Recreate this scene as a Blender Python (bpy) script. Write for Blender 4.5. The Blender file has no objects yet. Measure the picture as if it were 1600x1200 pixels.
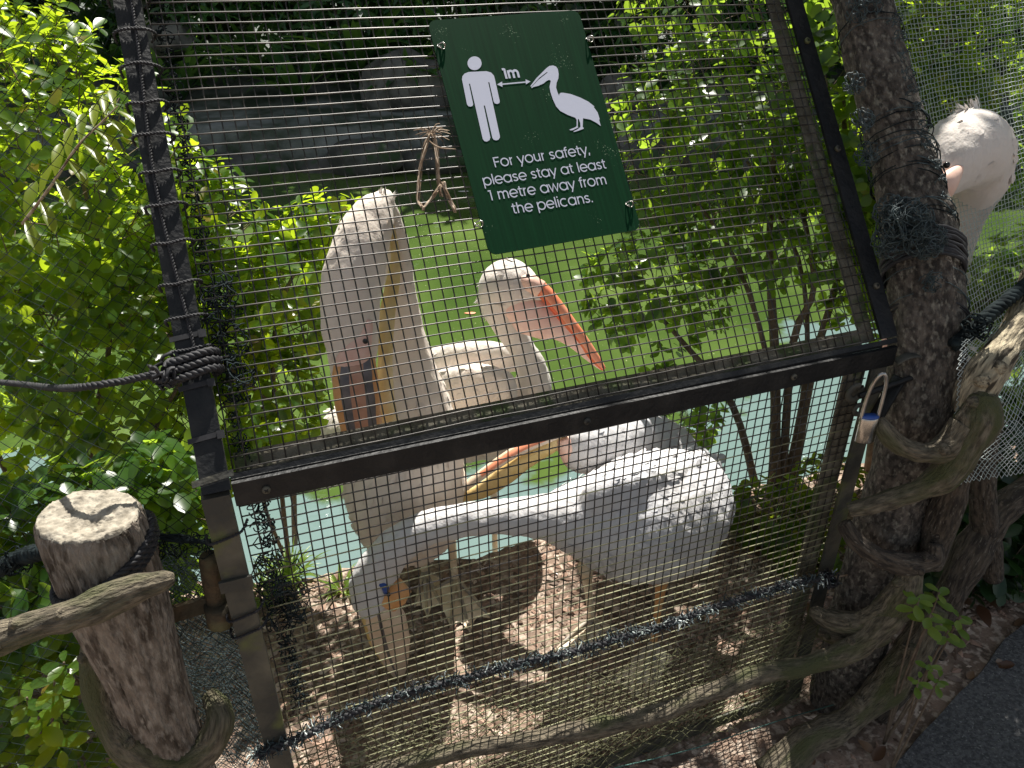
import bpy, bmesh, math, random
import numpy as np
from mathutils import Vector, Matrix, noise
random.seed(7); rng = np.random.default_rng(7)
S = bpy.context.scene
COL = S.collection
R = math.radians
# ------------------------------------------------------------------ camera
FPX, PITCH, ROLL, HC = 1200.0, R(29.5), R(0.4), 1.6
cam = bpy.data.cameras.new('camera'); camo = bpy.data.objects.new('camera', cam); COL.objects.link(camo)
cam.sensor_fit = 'HORIZONTAL'; cam.sensor_width = 36; cam.lens = 36*FPX/1600; cam.clip_start = .02; cam.clip_end = 500
_f = Vector((0, math.cos(PITCH), -math.sin(PITCH))); _u0 = Vector((0, math.sin(PITCH), math.cos(PITCH))); _r0 = Vector((1, 0, 0))
_r = _r0*math.cos(ROLL) - _u0*math.sin(ROLL); _u = _r0*math.sin(ROLL) + _u0*math.cos(ROLL)
M4 = Matrix((_r, _u, -_f)).transposed().to_4x4(); M4.translation = (0, 0, HC)
camo.matrix_world = M4
S.camera = camo
# ------------------------------------------------------------------ world, sun, exposure
SUN = Vector((0.06, 0.51, 0.86)).normalized()
w = bpy.data.worlds.new('World'); S.world = w; w.use_nodes = True
nt = w.node_tree; bg = nt.nodes['Background']
sky = nt.nodes.new('ShaderNodeTexSky'); sky.sky_type = 'NISHITA'; sky.sun_disc = False
sky.sun_elevation = math.asin(SUN.z); sky.sun_rotation = math.atan2(SUN.x, SUN.y)
sky.air_density = 1.0; sky.dust_density = 1.6; sky.ozone_density = 1.0
# thin white clouds over the blue
tc = nt.nodes.new('ShaderNodeTexCoord'); cn = nt.nodes.new('ShaderNodeTexNoise'); cn.inputs['Scale'].default_value = 2.2; cn.inputs['Detail'].default_value = 5
cr = nt.nodes.new('ShaderNodeValToRGB'); cr.color_ramp.elements[0].position = .42; cr.color_ramp.elements[1].position = .68
mxw = nt.nodes.new('ShaderNodeMixRGB'); mxw.inputs[2].default_value = (9.0, 9.3, 9.6, 1)
nt.links.new(tc.outputs['Generated'], cn.inputs['Vector']); nt.links.new(cn.outputs['Fac'], cr.inputs['Fac'])
nt.links.new(cr.outputs['Color'], mxw.inputs[0]); nt.links.new(sky.outputs['Color'], mxw.inputs[1]); nt.links.new(mxw.outputs[0], bg.inputs['Color'])
bg.inputs['Strength'].default_value = 0.044
sl = bpy.data.lights.new('sun', 'SUN'); sl.energy = 5.0; sl.angle = R(.5); sl.color = (1, .955, .88)
slo = bpy.data.objects.new('sun', sl); COL.objects.link(slo); slo.rotation_euler = (-SUN).to_track_quat('-Z', 'Y').to_euler(); slo.location = SUN*20
S.view_settings.view_transform = 'Standard'; S.view_settings.look = 'None'; S.view_settings.gamma = 1; S.view_settings.use_curve_mapping = False
S.view_settings.exposure = 0.95
S.render.engine = 'CYCLES'
S.cycles.max_bounces = 8; S.cycles.transmission_bounces = 4; S.cycles.diffuse_bounces = 3

# ------------------------------------------------------------------ places: turning measured picture points into real points
C0 = Vector((0, 0, HC))
def ray(px, py):
    return _r*(px-800) + _u*(600-py) + _f*FPX
def at(px, py, Y):
    d = ray(px, py); return C0 + d*(Y/d.y)
def rad(px, py, Y, rpx):
    d = ray(px, py); return rpx*Y/d.y
def gnd(px, py, z=0.0):
    d = ray(px, py); return C0 + d*((z-HC)/d.z)
def PR(lst):      # list of (px,py,Y,rpx) -> points, radii
    return [at(a, b, c) for a, b, c, r in lst], [rad(a, b, c, r) for a, b, c, r in lst]
AL, LEAN = R(20.5), R(37.5)
U = Vector((math.cos(AL), math.sin(AL), 0)); N = Vector((-math.sin(AL), math.cos(AL), 0)); Zv = Vector((0, 0, 1))
G0 = Vector((.67696, 1.25747, 0)); ZR = .963
V = N*math.sin(LEAN) + Zv*math.cos(LEAN); NU = -(U.cross(V))      # NU points inwards (away from camera)
if NU.y < 0: NU = -NU
def LO(u, z, off=0.0): return G0 + U*u + Zv*z + N*off
def UP(u, v, off=0.0): return G0 + Zv*ZR + U*u + V*v + NU*off
def hit(px, py, p0, nn):
    d = ray(px, py); return C0 + d*((p0-C0).dot(nn)/d.dot(nn))
def lo(px, py, off=0.0): return hit(px, py, LO(0, 0, off), N)
def up(px, py, off=0.0): return hit(px, py, UP(0, 0, off), NU)

# ------------------------------------------------------------------ object helpers
def tagp(o, label=None, cat=None, group=None, kind=None):
    if label: o['label'] = label
    if cat: o['category'] = cat
    if group: o['group'] = group
    if kind: o['kind'] = kind
    return o
def thing(name, label, cat, loc=(0, 0, 0), group=None):
    o = bpy.data.objects.new(name, None); COL.objects.link(o); o.location = Vector(loc); o.empty_display_size = .05
    o['_l'] = list(loc); del o['_l']
    return tagp(o, label, cat, group)
def root_loc(o):
    p = Vector((0, 0, 0))
    while o: p += o.location; o = o.parent
    return p
class MB:
    def __init__(s): s.v = []; s.f = []; s.mi = []; s.m = 0; s.g = []
    def add(s, vs, fs):
        b = len(s.v); s.v += [tuple(x) for x in vs]; s.f += [tuple(i+b for i in f) for f in fs]; s.mi += [s.m]*len(fs)
    def build(s, name, mats, parent=None, smooth=True, label=None, cat=None, group=None, kind=None):
        me = bpy.data.meshes.new(name)
        org = root_loc(parent) if parent else Vector((0, 0, 0))
        if org.length > 0:
            s.v = [(a-org.x, b-org.y, c-org.z) for a, b, c in s.v]
        me.from_pydata(s.v, [], s.f)
        if not isinstance(mats, (list, tuple)): mats = [mats]
        for m in mats: me.materials.append(m)
        if any(s.mi): me.polygons.foreach_set('material_index', s.mi)
        if smooth: me.polygons.foreach_set('use_smooth', [True]*len(me.polygons))
        me.update()
        if s.g and len(s.g) == len(s.v):
            ga = me.attributes.new('grain', 'FLOAT_VECTOR', 'POINT'); ga.data.foreach_set('vector', np.array(s.g, dtype=np.float32).reshape(-1))
        o = bpy.data.objects.new(name, me); COL.objects.link(o)
        if parent: o.parent = parent
        return tagp(o, label, cat, group, kind)
def frames(pts, upv=None):
    T = []
    n = len(pts)
    for i in range(n):
        a = pts[max(i-1, 0)]; b = pts[min(i+1, n-1)]; t = (b-a)
        T.append(t.normalized() if t.length > 1e-9 else Vector((0, 0, 1)))
    fr = []
    x = (Vector(upv) if upv else (Vector((0, 0, 1)) if abs(T[0].z) < .9 else Vector((0, 1, 0))))
    for t in T:
        if upv: x = Vector(upv)
        y = x - t*x.dot(t)
        if y.length < 1e-6: y = Vector((1, 0, 0)) - t*t.x
        y.normalize(); x = y
        fr.append((t, y, t.cross(y)))
    return fr
def smoothpath(pts, rs, k=4):
    P = [Vector(p) for p in pts]; n = len(P)
    out = []; ro = []
    for i in range(n-1):
        p0 = P[max(i-1, 0)]; p1 = P[i]; p2 = P[i+1]; p3 = P[min(i+2, n-1)]
        for j in range(k):
            t = j/k
            out.append(.5*((2*p1)+(p2-p0)*t+(2*p0-5*p1+4*p2-p3)*t*t+(3*p1-p0-3*p2+p3)*t**3))
            a, b = rs[i], rs[i+1]
            if isinstance(a, (tuple, list)): ro.append(tuple(x+(y-x)*t for x, y in zip(a, b)))
            else: ro.append(a+(b-a)*t)
    out.append(P[-1]); ro.append(rs[-1]); return out, ro
def tube(mb, pts, rs, seg=8, upv=None, cap=True, nz=0.0, nf=20.0, k=0, seed=0.0, lumps=None):
    if not isinstance(rs, (list, tuple)) or len(rs) != len(pts): rs = [rs]*len(pts)
    pts = [Vector(p) for p in pts]
    if k: pts, rs = smoothpath(pts, rs, k)
    fr = frames(pts, upv); vs = []; fs = []; ln_ = random.random()*3 if nz else 0.0
    for i, (p, (t, y, z)) in enumerate(zip(pts, fr)):
        if nz and i: ln_ += (p-pts[i-1]).length
        r = rs[i]; ry, rz = (r if isinstance(r, (tuple, list)) else (r, r))
        for j in range(seg):
            a = 2*math.pi*j/seg; c, s = math.cos(a), math.sin(a)
            q = p + z*(c*ry) + y*(s*rz)
            if nz:
                d = q-p; h = noise.noise(Vector((q.x*nf+seed, q.y*nf, q.z*nf*.35)))*1.0 + .5*noise.noise(Vector((q.x*nf*2.7, q.y*nf*2.7+seed, q.z*nf*1.2)))
                h -= .55*abs(noise.noise(Vector((c*2.6, s*2.6, ln_*5+seed)))) + .30*abs(noise.noise(Vector((c*7, s*7, ln_*9+seed))))
                q = p + d*(1+nz*h); mb.g.append((c*ry, s*rz, ln_*.28))
            vs.append(q)
    n = len(pts)
    for i in range(n-1):
        for j in range(seg):
            a = i*seg+j; b = i*seg+(j+1) % seg
            fs.append((a, b, b+seg, a+seg))
    if cap:
        fs.append(tuple(range(seg))[::-1]); fs.append(tuple((n-1)*seg+j for j in range(seg)))
    mb.add(vs, fs)
def box(mb, c, ax, ay, az, hx, hy, hz):
    vs = []
    for sx in (-1, 1):
        for sy in (-1, 1):
            for sz in (-1, 1): vs.append(c + ax*(hx*sx) + ay*(hy*sy) + az*(hz*sz))
    mb.add(vs, [(0, 1, 3, 2), (4, 6, 7, 5), (0, 4, 5, 1), (2, 3, 7, 6), (0, 2, 6, 4), (1, 5, 7, 3)])
def bar(mb, a, b, axw, w, axd, d):       # box from a to b with half widths
    t = (b-a); L = t.length/2; t.normalize(); box(mb, (a+b)/2, t, axw, axd, L, w, d)
def rope(mb, pts, r, turns_per_m=45, strands=3, step=.006, k=6):
    pts, _ = smoothpath(pts, [0]*len(pts), k)
    # resample
    L = [0]
    for i in range(1, len(pts)): L.append(L[-1]+(pts[i]-pts[i-1]).length)
    n = max(4, int(L[-1]/step)); q = []; j = 0
    for i in range(n+1):
        s = L[-1]*i/n
        while j < len(L)-2 and L[j+1] < s: j += 1
        q.append(pts[j].lerp(pts[j+1], (s-L[j])/max(1e-9, L[j+1]-L[j])))
    fr = frames(q)
    for st in range(strands):
        P = []
        for i, (p, (t, y, z)) in enumerate(zip(q, fr)):
            a = 2*math.pi*(st/strands + L[-1]*i/n*turns_per_m)
            P.append(p + y*(math.cos(a)*r*.52) + z*(math.sin(a)*r*.52))
        tube(mb, P, r*.55, seg=5)
# ------------------------------------------------------------------ materials
def mat(name, col, rough=.6, metal=0.0, spec=.5, col2=None, nscale=8.0, ndet=6.0, bump=0.0, bscale=30.0, stretch=None, contrast=(.35, .65), coords='Object', col3=None, n3=40, c3=(.6, .75)):
    m = bpy.data.materials.new(name); m.use_nodes = True; t = m.node_tree; b = t.nodes['Principled BSDF']
    b.inputs['Base Color'].default_value = (*col, 1); b.inputs['Roughness'].default_value = rough; b.inputs['Metallic'].default_value = metal
    b.inputs['Specular IOR Level'].default_value = spec
    tc = t.nodes.new('ShaderNodeTexCoord'); mp = t.nodes.new('ShaderNodeMapping'); (t.links.new(tc.outputs[coords], mp.inputs['Vector']) if coords != 'grain' else None)
    if coords == 'grain':
        at_ = t.nodes.new('ShaderNodeAttribute'); at_.attribute_name = 'grain'; t.links.new(at_.outputs['Vector'], mp.inputs['Vector'])
    if stretch: mp.inputs['Scale'].default_value = stretch
    out = None
    if col2:
        n = t.nodes.new('ShaderNodeTexNoise'); n.inputs['Scale'].default_value = nscale; n.inputs['Detail'].default_value = ndet; t.links.new(mp.outputs[0], n.inputs['Vector'])
        r = t.nodes.new('ShaderNodeValToRGB'); r.color_ramp.elements[0].position, r.color_ramp.elements[1].position = contrast
        r.color_ramp.elements[0].color = (*col, 1); r.color_ramp.elements[1].color = (*col2, 1)
        t.links.new(n.outputs['Fac'], r.inputs['Fac']); out = r.outputs['Color']
        if col3:
            n2 = t.nodes.new('ShaderNodeTexNoise'); n2.inputs['Scale'].default_value = n3; n2.inputs['Detail'].default_value = 3; t.links.new(mp.outputs[0], n2.inputs['Vector'])
            r2 = t.nodes.new('ShaderNodeValToRGB'); r2.color_ramp.elements[0].position, r2.color_ramp.elements[1].position = c3
            mx = t.nodes.new('ShaderNodeMixRGB'); mx.inputs[2].default_value = (*col3, 1)
            t.links.new(n2.outputs['Fac'], r2.inputs['Fac']); t.links.new(r2.outputs['Color'], mx.inputs[0]); t.links.new(out, mx.inputs[1]); out = mx.outputs[0]
        t.links.new(out, b.inputs['Base Color'])
    if bump:
        n = t.nodes.new('ShaderNodeTexNoise'); n.inputs['Scale'].default_value = bscale; n.inputs['Detail'].default_value = 6; t.links.new(mp.outputs[0], n.inputs['Vector'])
        bp = t.nodes.new('ShaderNodeBump'); bp.inputs['Strength'].default_value = bump; bp.inputs['Distance'].default_value = .01
        t.links.new(n.outputs['Fac'], bp.inputs['Height']); t.links.new(bp.outputs['Normal'], b.inputs['Normal'])
    return m
def leafmat(name, c1, c2, trans, tmix=.45, rough=.30, old=None):
    m = bpy.data.materials.new(name); m.use_nodes = True; t = m.node_tree; b = t.nodes['Principled BSDF']; out = t.nodes['Material Output']
    g = t.nodes.new('ShaderNodeNewGeometry'); oi = t.nodes.new('ShaderNodeObjectInfo'); ad = t.nodes.new('ShaderNodeMath'); ad.operation = 'ADD'
    fr = t.nodes.new('ShaderNodeMath'); fr.operation = 'FRACT'
    t.links.new(g.outputs['Random Per Island'], ad.inputs[0]); t.links.new(oi.outputs['Random'], ad.inputs[1]); t.links.new(ad.outputs[0], fr.inputs[0])
    r = t.nodes.new('ShaderNodeValToRGB'); e = r.color_ramp.elements; e[0].color = (*c1, 1); e[1].color = (*c2, 1); e[1].position = .93
    if old: x = e.new(.97); x.color = (*old, 1)
    t.links.new(fr.outputs[0], r.inputs['Fac']); t.links.new(r.outputs['Color'], b.inputs['Base Color'])
    b.inputs['Roughness'].default_value = rough; b.inputs['Specular IOR Level'].default_value = .5
    tr = t.nodes.new('ShaderNodeBsdfTranslucent')
    r2 = t.nodes.new('ShaderNodeValToRGB'); e2 = r2.color_ramp.elements; e2[0].color = (*[x*.6 for x in trans], 1); e2[1].color = (*trans, 1)
    t.links.new(fr.outputs[0], r2.inputs['Fac']); t.links.new(r2.outputs['Color'], tr.inputs['Color'])
    ms = t.nodes.new('ShaderNodeMixShader'); ms.inputs[0].default_value = tmix
    t.links.new(b.outputs[0], ms.inputs[1]); t.links.new(tr.outputs[0], ms.inputs[2]); t.links.new(ms.outputs[0], out.inputs['Surface'])
    return m
M = {}
M['leaf'] = leafmat('leaf_bush', (.022, .07, .012), (.05, .12, .014), (.60, .80, .03), .55, old=(.16, .10, .02))
M['leaf_right'] = leafmat('leaf_shrub', (.018, .055, .014), (.04, .095, .016), (.46, .68, .05), .48)
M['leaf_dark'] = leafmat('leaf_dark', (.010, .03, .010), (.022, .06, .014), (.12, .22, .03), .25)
M['leaf_fern'] = leafmat('leaf_frond', (.12, .19, .02), (.18, .24, .02), (.72, .80, .06), .6)
M['leaf_strap'] = leafmat('leaf_strap', (.025, .085, .035), (.07, .17, .05), (.30, .55, .07), .4, rough=.28)
M['leaf_grass'] = leafmat('leaf_grass', (.10, .19, .03), (.17, .25, .05), (.45, .60, .08), .4)
M['bark'] = mat('bark', (.034, .028, .023), .92, col2=(.13, .11, .09), nscale=80, ndet=10, bump=1.0, bscale=190, contrast=(.4, .62), col3=(.25, .23, .185), n3=120, c3=(.53, .72), coords='grain', stretch=(1, 1, 2.4))
M['bark_brown'] = mat('bark_brown', (.028, .021, .015), .92, col2=(.10, .078, .056), nscale=110, ndet=9, bump=1.0, bscale=220, contrast=(.4, .62), col3=(.16, .14, .11), n3=240, c3=(.6, .7), coords='grain')
M['stump'] = mat('weathered_wood', (.055, .040, .027), .95, col2=(.24, .20, .16), nscale=60, ndet=10, bump=1.0, bscale=200, stretch=(1, 1, .3), contrast=(.36, .62), col3=(.33, .29, .24), n3=150, c3=(.48, .72))
M['stump_top'] = mat('stump_top', (.20, .175, .135), .95, col2=(.38, .34, .27), nscale=70, ndet=9, bump=1.0, bscale=45, contrast=(.35, .6))
M['log'] = mat('driftwood', (.055, .045, .029), .88, col2=(.21, .175, .12), nscale=170, ndet=10, bump=1.0, bscale=320, contrast=(.34, .64), col3=(.075, .08, .03), n3=24, c3=(.48, .64), coords='grain')
M['log_pale'] = mat('pale_bark', (.16, .13, .085), .9, col2=(.48, .41, .28), nscale=110, ndet=9, bump=1.0, bscale=220, contrast=(.35, .6), col3=(.05, .04, .025), n3=90, c3=(.54, .62), coords='grain')
M['twig'] = mat('twig', (.10, .07, .045), .9, col2=(.17, .13, .09), nscale=40)
M['rope'] = mat('black_rope', (.010, .010, .012), .7, col2=(.03, .03, .034), nscale=90, contrast=(.3, .8))
M['net'] = mat('dark_net', (.008, .011, .012), .9, spec=.1, col2=(.025, .035, .037), nscale=30)
M['net_teal'] = mat('teal_net', (.015, .028, .032), .6, col2=(.07, .10, .105), nscale=60)
M['net_moss'] = mat('mossy_net', (.05, .05, .025), .7, col2=(.20, .20, .10), nscale=25)
M['net_pale'] = mat('pale_net', (.55, .60, .58), .45, col2=(.30, .36, .33), nscale=12)
M['cord'] = mat('green_cord', (.05, .13, .11), .6)
M['metal'] = mat('dark_painted_metal', (.007, .008, .009), .5, spec=.3, col2=(.022, .022, .021), nscale=22, ndet=8, bump=.25, bscale=120, contrast=(.45, .75))
M['metal_old'] = mat('weathered_metal', (.04, .04, .034), .6, spec=.4, col2=(.12, .11, .08), nscale=14, ndet=9, bump=.3, bscale=90, contrast=(.4, .7), col3=(.10, .11, .04), n3=18, c3=(.55, .7))
M['metal_moss'] = mat('mossy_metal', (.07, .062, .04), .85, col2=(.15, .135, .10), nscale=30, ndet=8, bump=.5, bscale=120, contrast=(.35, .65), col3=(.05, .07, .02), n3=25, c3=(.52, .66))
M['wire_light'] = mat('sunlit_wire', (.028, .026, .024), .4, metal=.2, spec=.5, col2=(.12, .108, .095), nscale=18, ndet=6, contrast=(.4, .7))  # lighter copy of the mesh wire: sun on the horizontals put into its colour
M['wire'] = mat('mesh_wire', (.016, .015, .013), .45, spec=.4, col2=(.060, .054, .045), nscale=18, ndet=6, contrast=(.45, .7))
M['wire_tan'] = mat('tan_wire', (.05, .04, .025), .6, spec=.3, col2=(.17, .15, .09), nscale=20, ndet=6, contrast=(.4, .65))
M['wire_moss'] = mat('algae_wire', (.11, .10, .055), .6, spec=.4, col2=(.33, .33, .19), nscale=20, ndet=6, contrast=(.4, .65))
M['chrome'] = mat('zinc_steel', (.45, .44, .42), .28, metal=.9, col2=(.25, .23, .2), nscale=40, contrast=(.45, .75))
M['brass'] = mat('padlock_body', (.50, .48, .44), .22, metal=.95, col2=(.30, .29, .27), nscale=20)
M['rust'] = mat('rusty_iron', (.045, .036, .02), .85, col2=(.11, .07, .035), nscale=22, ndet=8, bump=.6, bscale=80, contrast=(.4, .65), col3=(.11, .11, .05), n3=14, c3=(.5, .65))
M['pic'] = mat('sign_print', (.50, .52, .62), .5, spec=.2)
M['skin'] = mat('pink_skin', (.72, .42, .33), .45, col2=(.80, .55, .44), nscale=25)
M['orange'] = mat('orange_skin', (.62, .28, .09), .5, col2=(.70, .42, .20), nscale=20)
M['foot'] = mat('foot_skin', (.74, .58, .38), .5, col2=(.80, .70, .54), nscale=25, bump=.3, bscale=120)
M['toe'] = mat('toe_grey', (.26, .24, .22), .55, col2=(.50, .40, .26), nscale=40)
M['beak_grey'] = mat('beak_grey', (.075, .078, .09), .4, col2=(.17, .15, .15), nscale=30, bump=.3, bscale=60)
M['beak_pink'] = mat('beak_pink', (.42, .19, .11), .4, col2=(.52, .30, .21), nscale=26, bump=.3, bscale=70)
M['beak_red'] = mat('beak_red', (.68, .09, .03), .4, col2=(.72, .2, .08), nscale=20)
M['beak_orange'] = mat('beak_orange', (.78, .24, .12), .4, col2=(.80, .36, .22), nscale=22)
M['bill_cream'] = mat('bill_cream', (.62, .48, .34), .4, col2=(.70, .58, .46), nscale=25)
M['pouch'] = mat('pouch_yellow', (.60, .42, .14), .5, col2=(.70, .54, .27), nscale=16, bump=.4, bscale=40)
M['pouch_pink'] = mat('pouch_pink', (.82, .47, .38), .5, col2=(.84, .58, .50), nscale=10, bump=.3, bscale=40)
M['eye'] = mat('eye_black', (.008, .008, .008), .08)
M['band'] = mat('blue_band', (.02, .07, .30), .4)
M['litter'] = mat('litter', (.16, .10, .07), .9, col2=(.36, .26, .19), nscale=60, ndet=2, contrast=(.3, .7))
M['deadleaf'] = leafmat('dead_leaf', (.07, .03, .016), (.20, .12, .07), (.2, .1, .04), .2)
M['fibre'] = mat('dry_fibre', (.22, .14, .08), .9, col2=(.50, .40, .30), nscale=60)
M['rock'] = mat('bank_rock', (.035, .035, .03), .9, col2=(.11, .11, .10), nscale=3.5, ndet=8, bump=.8, bscale=14, contrast=(.35, .65), col3=(.03, .06, .02), n3=5, c3=(.5, .62))
M['boulder'] = mat('boulder', (.06, .06, .052), .9, col2=(.17, .165, .15), nscale=5, ndet=8, bump=.6, bscale=20)
def feather_mat(name, c, c2, tr=.0):
    m = mat(name, c, .75, spec=.2, col2=c2, nscale=5, ndet=4, bump=.5, bscale=55, stretch=(1, 1, .45), contrast=(.3, .7))
    b = m.node_tree.nodes['Principled BSDF']; b.inputs['Subsurface Weight'].default_value = .12; b.inputs['Subsurface Radius'].default_value = (.02, .014, .01); b.inputs['Subsurface Scale'].default_value = .3
    b.inputs['Sheen Weight'].default_value = .15
    return m
M['feather'] = feather_mat('white_feathers', (.66, .62, .57), (.67, .58, .51))
M['feather_buff'] = feather_mat('buff_feathers', (.74, .67, .59), (.74, .62, .50))
M['feather_grey'] = feather_mat('greyish_feathers', (.54, .54, .56), (.62, .60, .58))
M['plume'] = mat('plume', (.72, .70, .67), .7, spec=.2, col2=(.70, .65, .60), nscale=12)

# sign plate: deep green with dust specks and faint vertical runs
def sign_mat():
    m = bpy.data.materials.new('sign_green'); m.use_nodes = True; t = m.node_tree; b = t.nodes['Principled BSDF']; b.inputs['Roughness'].default_value = .6; b.inputs['Specular IOR Level'].default_value = .07
    tc = t.nodes.new('ShaderNodeTexCoord')
    v = t.nodes.new('ShaderNodeTexNoise'); v.inputs['Scale'].default_value = 420; v.inputs['Detail'].default_value = 1; t.links.new(tc.outputs['Object'], v.inputs['Vector'])
    big = t.nodes.new('ShaderNodeTexNoise'); big.inputs['Scale'].default_value = 14; t.links.new(tc.outputs['Object'], big.inputs['Vector'])
    mu = t.nodes.new('ShaderNodeMath'); mu.operation = 'MULTIPLY'; t.links.new(v.outputs['Fac'], mu.inputs[0]); t.links.new(big.outputs['Fac'], mu.inputs[1])
    r = t.nodes.new('ShaderNodeValToRGB'); r.color_ramp.elements[0].position = .415; r.color_ramp.elements[1].position = .47
    t.links.new(mu.outputs[0], r.inputs['Fac'])
    mp = t.nodes.new('ShaderNodeMapping'); mp.inputs['Scale'].default_value = (60, 2, 2); mp.inputs['Rotation'].default_value = (0, 0, 0)
    t.links.new(tc.outputs['UV'], mp.inputs['Vector'])
    s = t.nodes.new('ShaderNodeTexNoise'); s.inputs['Scale'].default_value = 1.0; t.links.new(mp.outputs[0], s.inputs['Vector'])
    rs = t.nodes.new('ShaderNodeValToRGB'); rs.color_ramp.elements[0].position = .35; rs.color_ramp.elements[1].position = .75
    rs.color_ramp.elements[0].color = (.0022, .025, .009, 1); rs.color_ramp.elements[1].color = (.0035, .037, .013, 1); t.links.new(s.outputs['Fac'], rs.inputs['Fac'])
    mx = t.nodes.new('ShaderNodeMixRGB'); mx.inputs[2].default_value = (.22, .30, .2, 1); t.links.new(r.outputs['Color'], mx.inputs[0]); t.links.new(rs.outputs['Color'], mx.inputs[1]); t.links.new(mx.outputs[0], b.inputs['Base Color'])
    return m
M['sign'] = sign_mat()
def water_mat():
    m = bpy.data.materials.new('pond_water'); m.use_nodes = True; t = m.node_tree; b = t.nodes['Principled BSDF']
    b.inputs['Roughness'].default_value = .03; b.inputs['IOR'].default_value = 1.5; b.inputs['Specular IOR Level'].default_value = .5
    tc = t.nodes.new('ShaderNodeTexCoord')
    n = t.nodes.new('ShaderNodeTexNoise'); n.inputs['Scale'].default_value = 1.2; n.inputs['Detail'].default_value = 5; t.links.new(tc.outputs['Object'], n.inputs['Vector'])
    r = t.nodes.new('ShaderNodeValToRGB'); r.color_ramp.elements[0].position = .35; r.color_ramp.elements[1].position = .7
    r.color_ramp.elements[0].color = (.046, .083, .018, 1); r.color_ramp.elements[1].color = (.098, .148, .036, 1); t.links.new(n.outputs['Fac'], r.inputs['Fac'])
    # floating scum specks
    v = t.nodes.new('ShaderNodeTexNoise'); v.inputs['Scale'].default_value = 60; v.inputs['Detail'].default_value = 2; t.links.new(tc.outputs['Object'], v.inputs['Vector'])
    rv = t.nodes.new('ShaderNodeValToRGB'); rv.color_ramp.elements[0].position = .70; rv.color_ramp.elements[1].position = .74; t.links.new(v.outputs['Fac'], rv.inputs['Fac'])
    mx = t.nodes.new('ShaderNodeMixRGB'); mx.inputs[2].default_value = (.30, .34, .16, 1); t.links.new(rv.outputs['Color'], mx.inputs[0]); t.links.new(r.outputs['Color'], mx.inputs[1]); 
    sx = t.nodes.new('ShaderNodeSeparateXYZ'); t.links.new(tc.outputs['Object'], sx.inputs[0])
    def mth(op, a_, b_):
        q = t.nodes.new('ShaderNodeMath'); q.operation = op
        for k_, v_ in enumerate((a_, b_)):
            if isinstance(v_, (int, float)): q.inputs[k_].default_value = v_
            else: t.links.new(v_, q.inputs[k_])
        return q.outputs[0]
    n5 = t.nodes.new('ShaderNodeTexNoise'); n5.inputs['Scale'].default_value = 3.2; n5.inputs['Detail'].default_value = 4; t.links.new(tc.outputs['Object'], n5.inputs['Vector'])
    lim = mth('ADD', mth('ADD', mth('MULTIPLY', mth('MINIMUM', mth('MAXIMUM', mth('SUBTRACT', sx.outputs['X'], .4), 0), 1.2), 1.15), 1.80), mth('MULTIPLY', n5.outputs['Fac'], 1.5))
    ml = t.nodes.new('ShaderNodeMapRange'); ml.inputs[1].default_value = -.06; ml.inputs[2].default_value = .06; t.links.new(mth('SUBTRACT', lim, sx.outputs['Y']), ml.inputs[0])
    m9 = t.nodes.new('ShaderNodeMixRGB'); m9.inputs[2].default_value = (.13, .195, .185, 1); t.links.new(ml.outputs[0], m9.inputs[0]); t.links.new(mx.outputs[0], m9.inputs[1]); t.links.new(m9.outputs[0], b.inputs['Base Color'])  # pale teal mixed into the base colour stands in for reflected sky
    nb = t.nodes.new('ShaderNodeTexNoise'); nb.inputs['Scale'].default_value = 5; nb.inputs['Detail'].default_value = 3; t.links.new(tc.outputs['Object'], nb.inputs['Vector'])
    bp = t.nodes.new('ShaderNodeBump'); bp.inputs['Strength'].default_value = .12; bp.inputs['Distance'].default_value = .03; t.links.new(nb.outputs['Fac'], bp.inputs['Height']); t.links.new(bp.outputs['Normal'], b.inputs['Normal'])
    return m
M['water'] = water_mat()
M['ground'] = mat('soil', (.05, .035, .025), .95, col2=(.27, .19, .14), nscale=9, ndet=10, bump=1.0, bscale=60, contrast=(.3, .62), col3=(.42, .34, .27), n3=45, c3=(.5, .62))
_t = M['ground'].node_tree; _b = _t.nodes['Principled BSDF']; _src = _b.inputs['Base Color'].links[0].from_socket
_tc = _t.nodes.new('ShaderNodeTexCoord'); _sx = _t.nodes.new('ShaderNodeSeparateXYZ'); _t.links.new(_tc.outputs['Object'], _sx.inputs[0])
_mr = _t.nodes.new('ShaderNodeMapRange'); _mr.inputs[1].default_value = 5; _mr.inputs[2].default_value = 6; _t.links.new(_sx.outputs['Y'], _mr.inputs[0])
_nz = _t.nodes.new('ShaderNodeTexNoise'); _nz.inputs['Scale'].default_value = 3; _nz.inputs['Detail'].default_value = 8; _t.links.new(_tc.outputs['Object'], _nz.inputs['Vector'])
_rr = _t.nodes.new('ShaderNodeValToRGB'); _rr.color_ramp.elements[0].color = (.03, .045, .025, 1); _rr.color_ramp.elements[1].color = (.20, .21, .20, 1); _rr.color_ramp.elements[0].position = .4; _rr.color_ramp.elements[1].position = .65; _t.links.new(_nz.outputs['Fac'], _rr.inputs['Fac'])
_mx = _t.nodes.new('ShaderNodeMixRGB'); _t.links.new(_mr.outputs[0], _mx.inputs[0]); _t.links.new(_src, _mx.inputs[1]); _t.links.new(_rr.outputs['Color'], _mx.inputs[2]); _t.links.new(_mx.outputs[0], _b.inputs['Base Color'])
M['path'] = mat('asphalt_path', (.055, .055, .057), .9, col2=(.11, .11, .11), nscale=120, ndet=3, bump=.8, bscale=160, contrast=(.4, .6), col3=(.20, .20, .19), n3=170, c3=(.62, .68))

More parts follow.
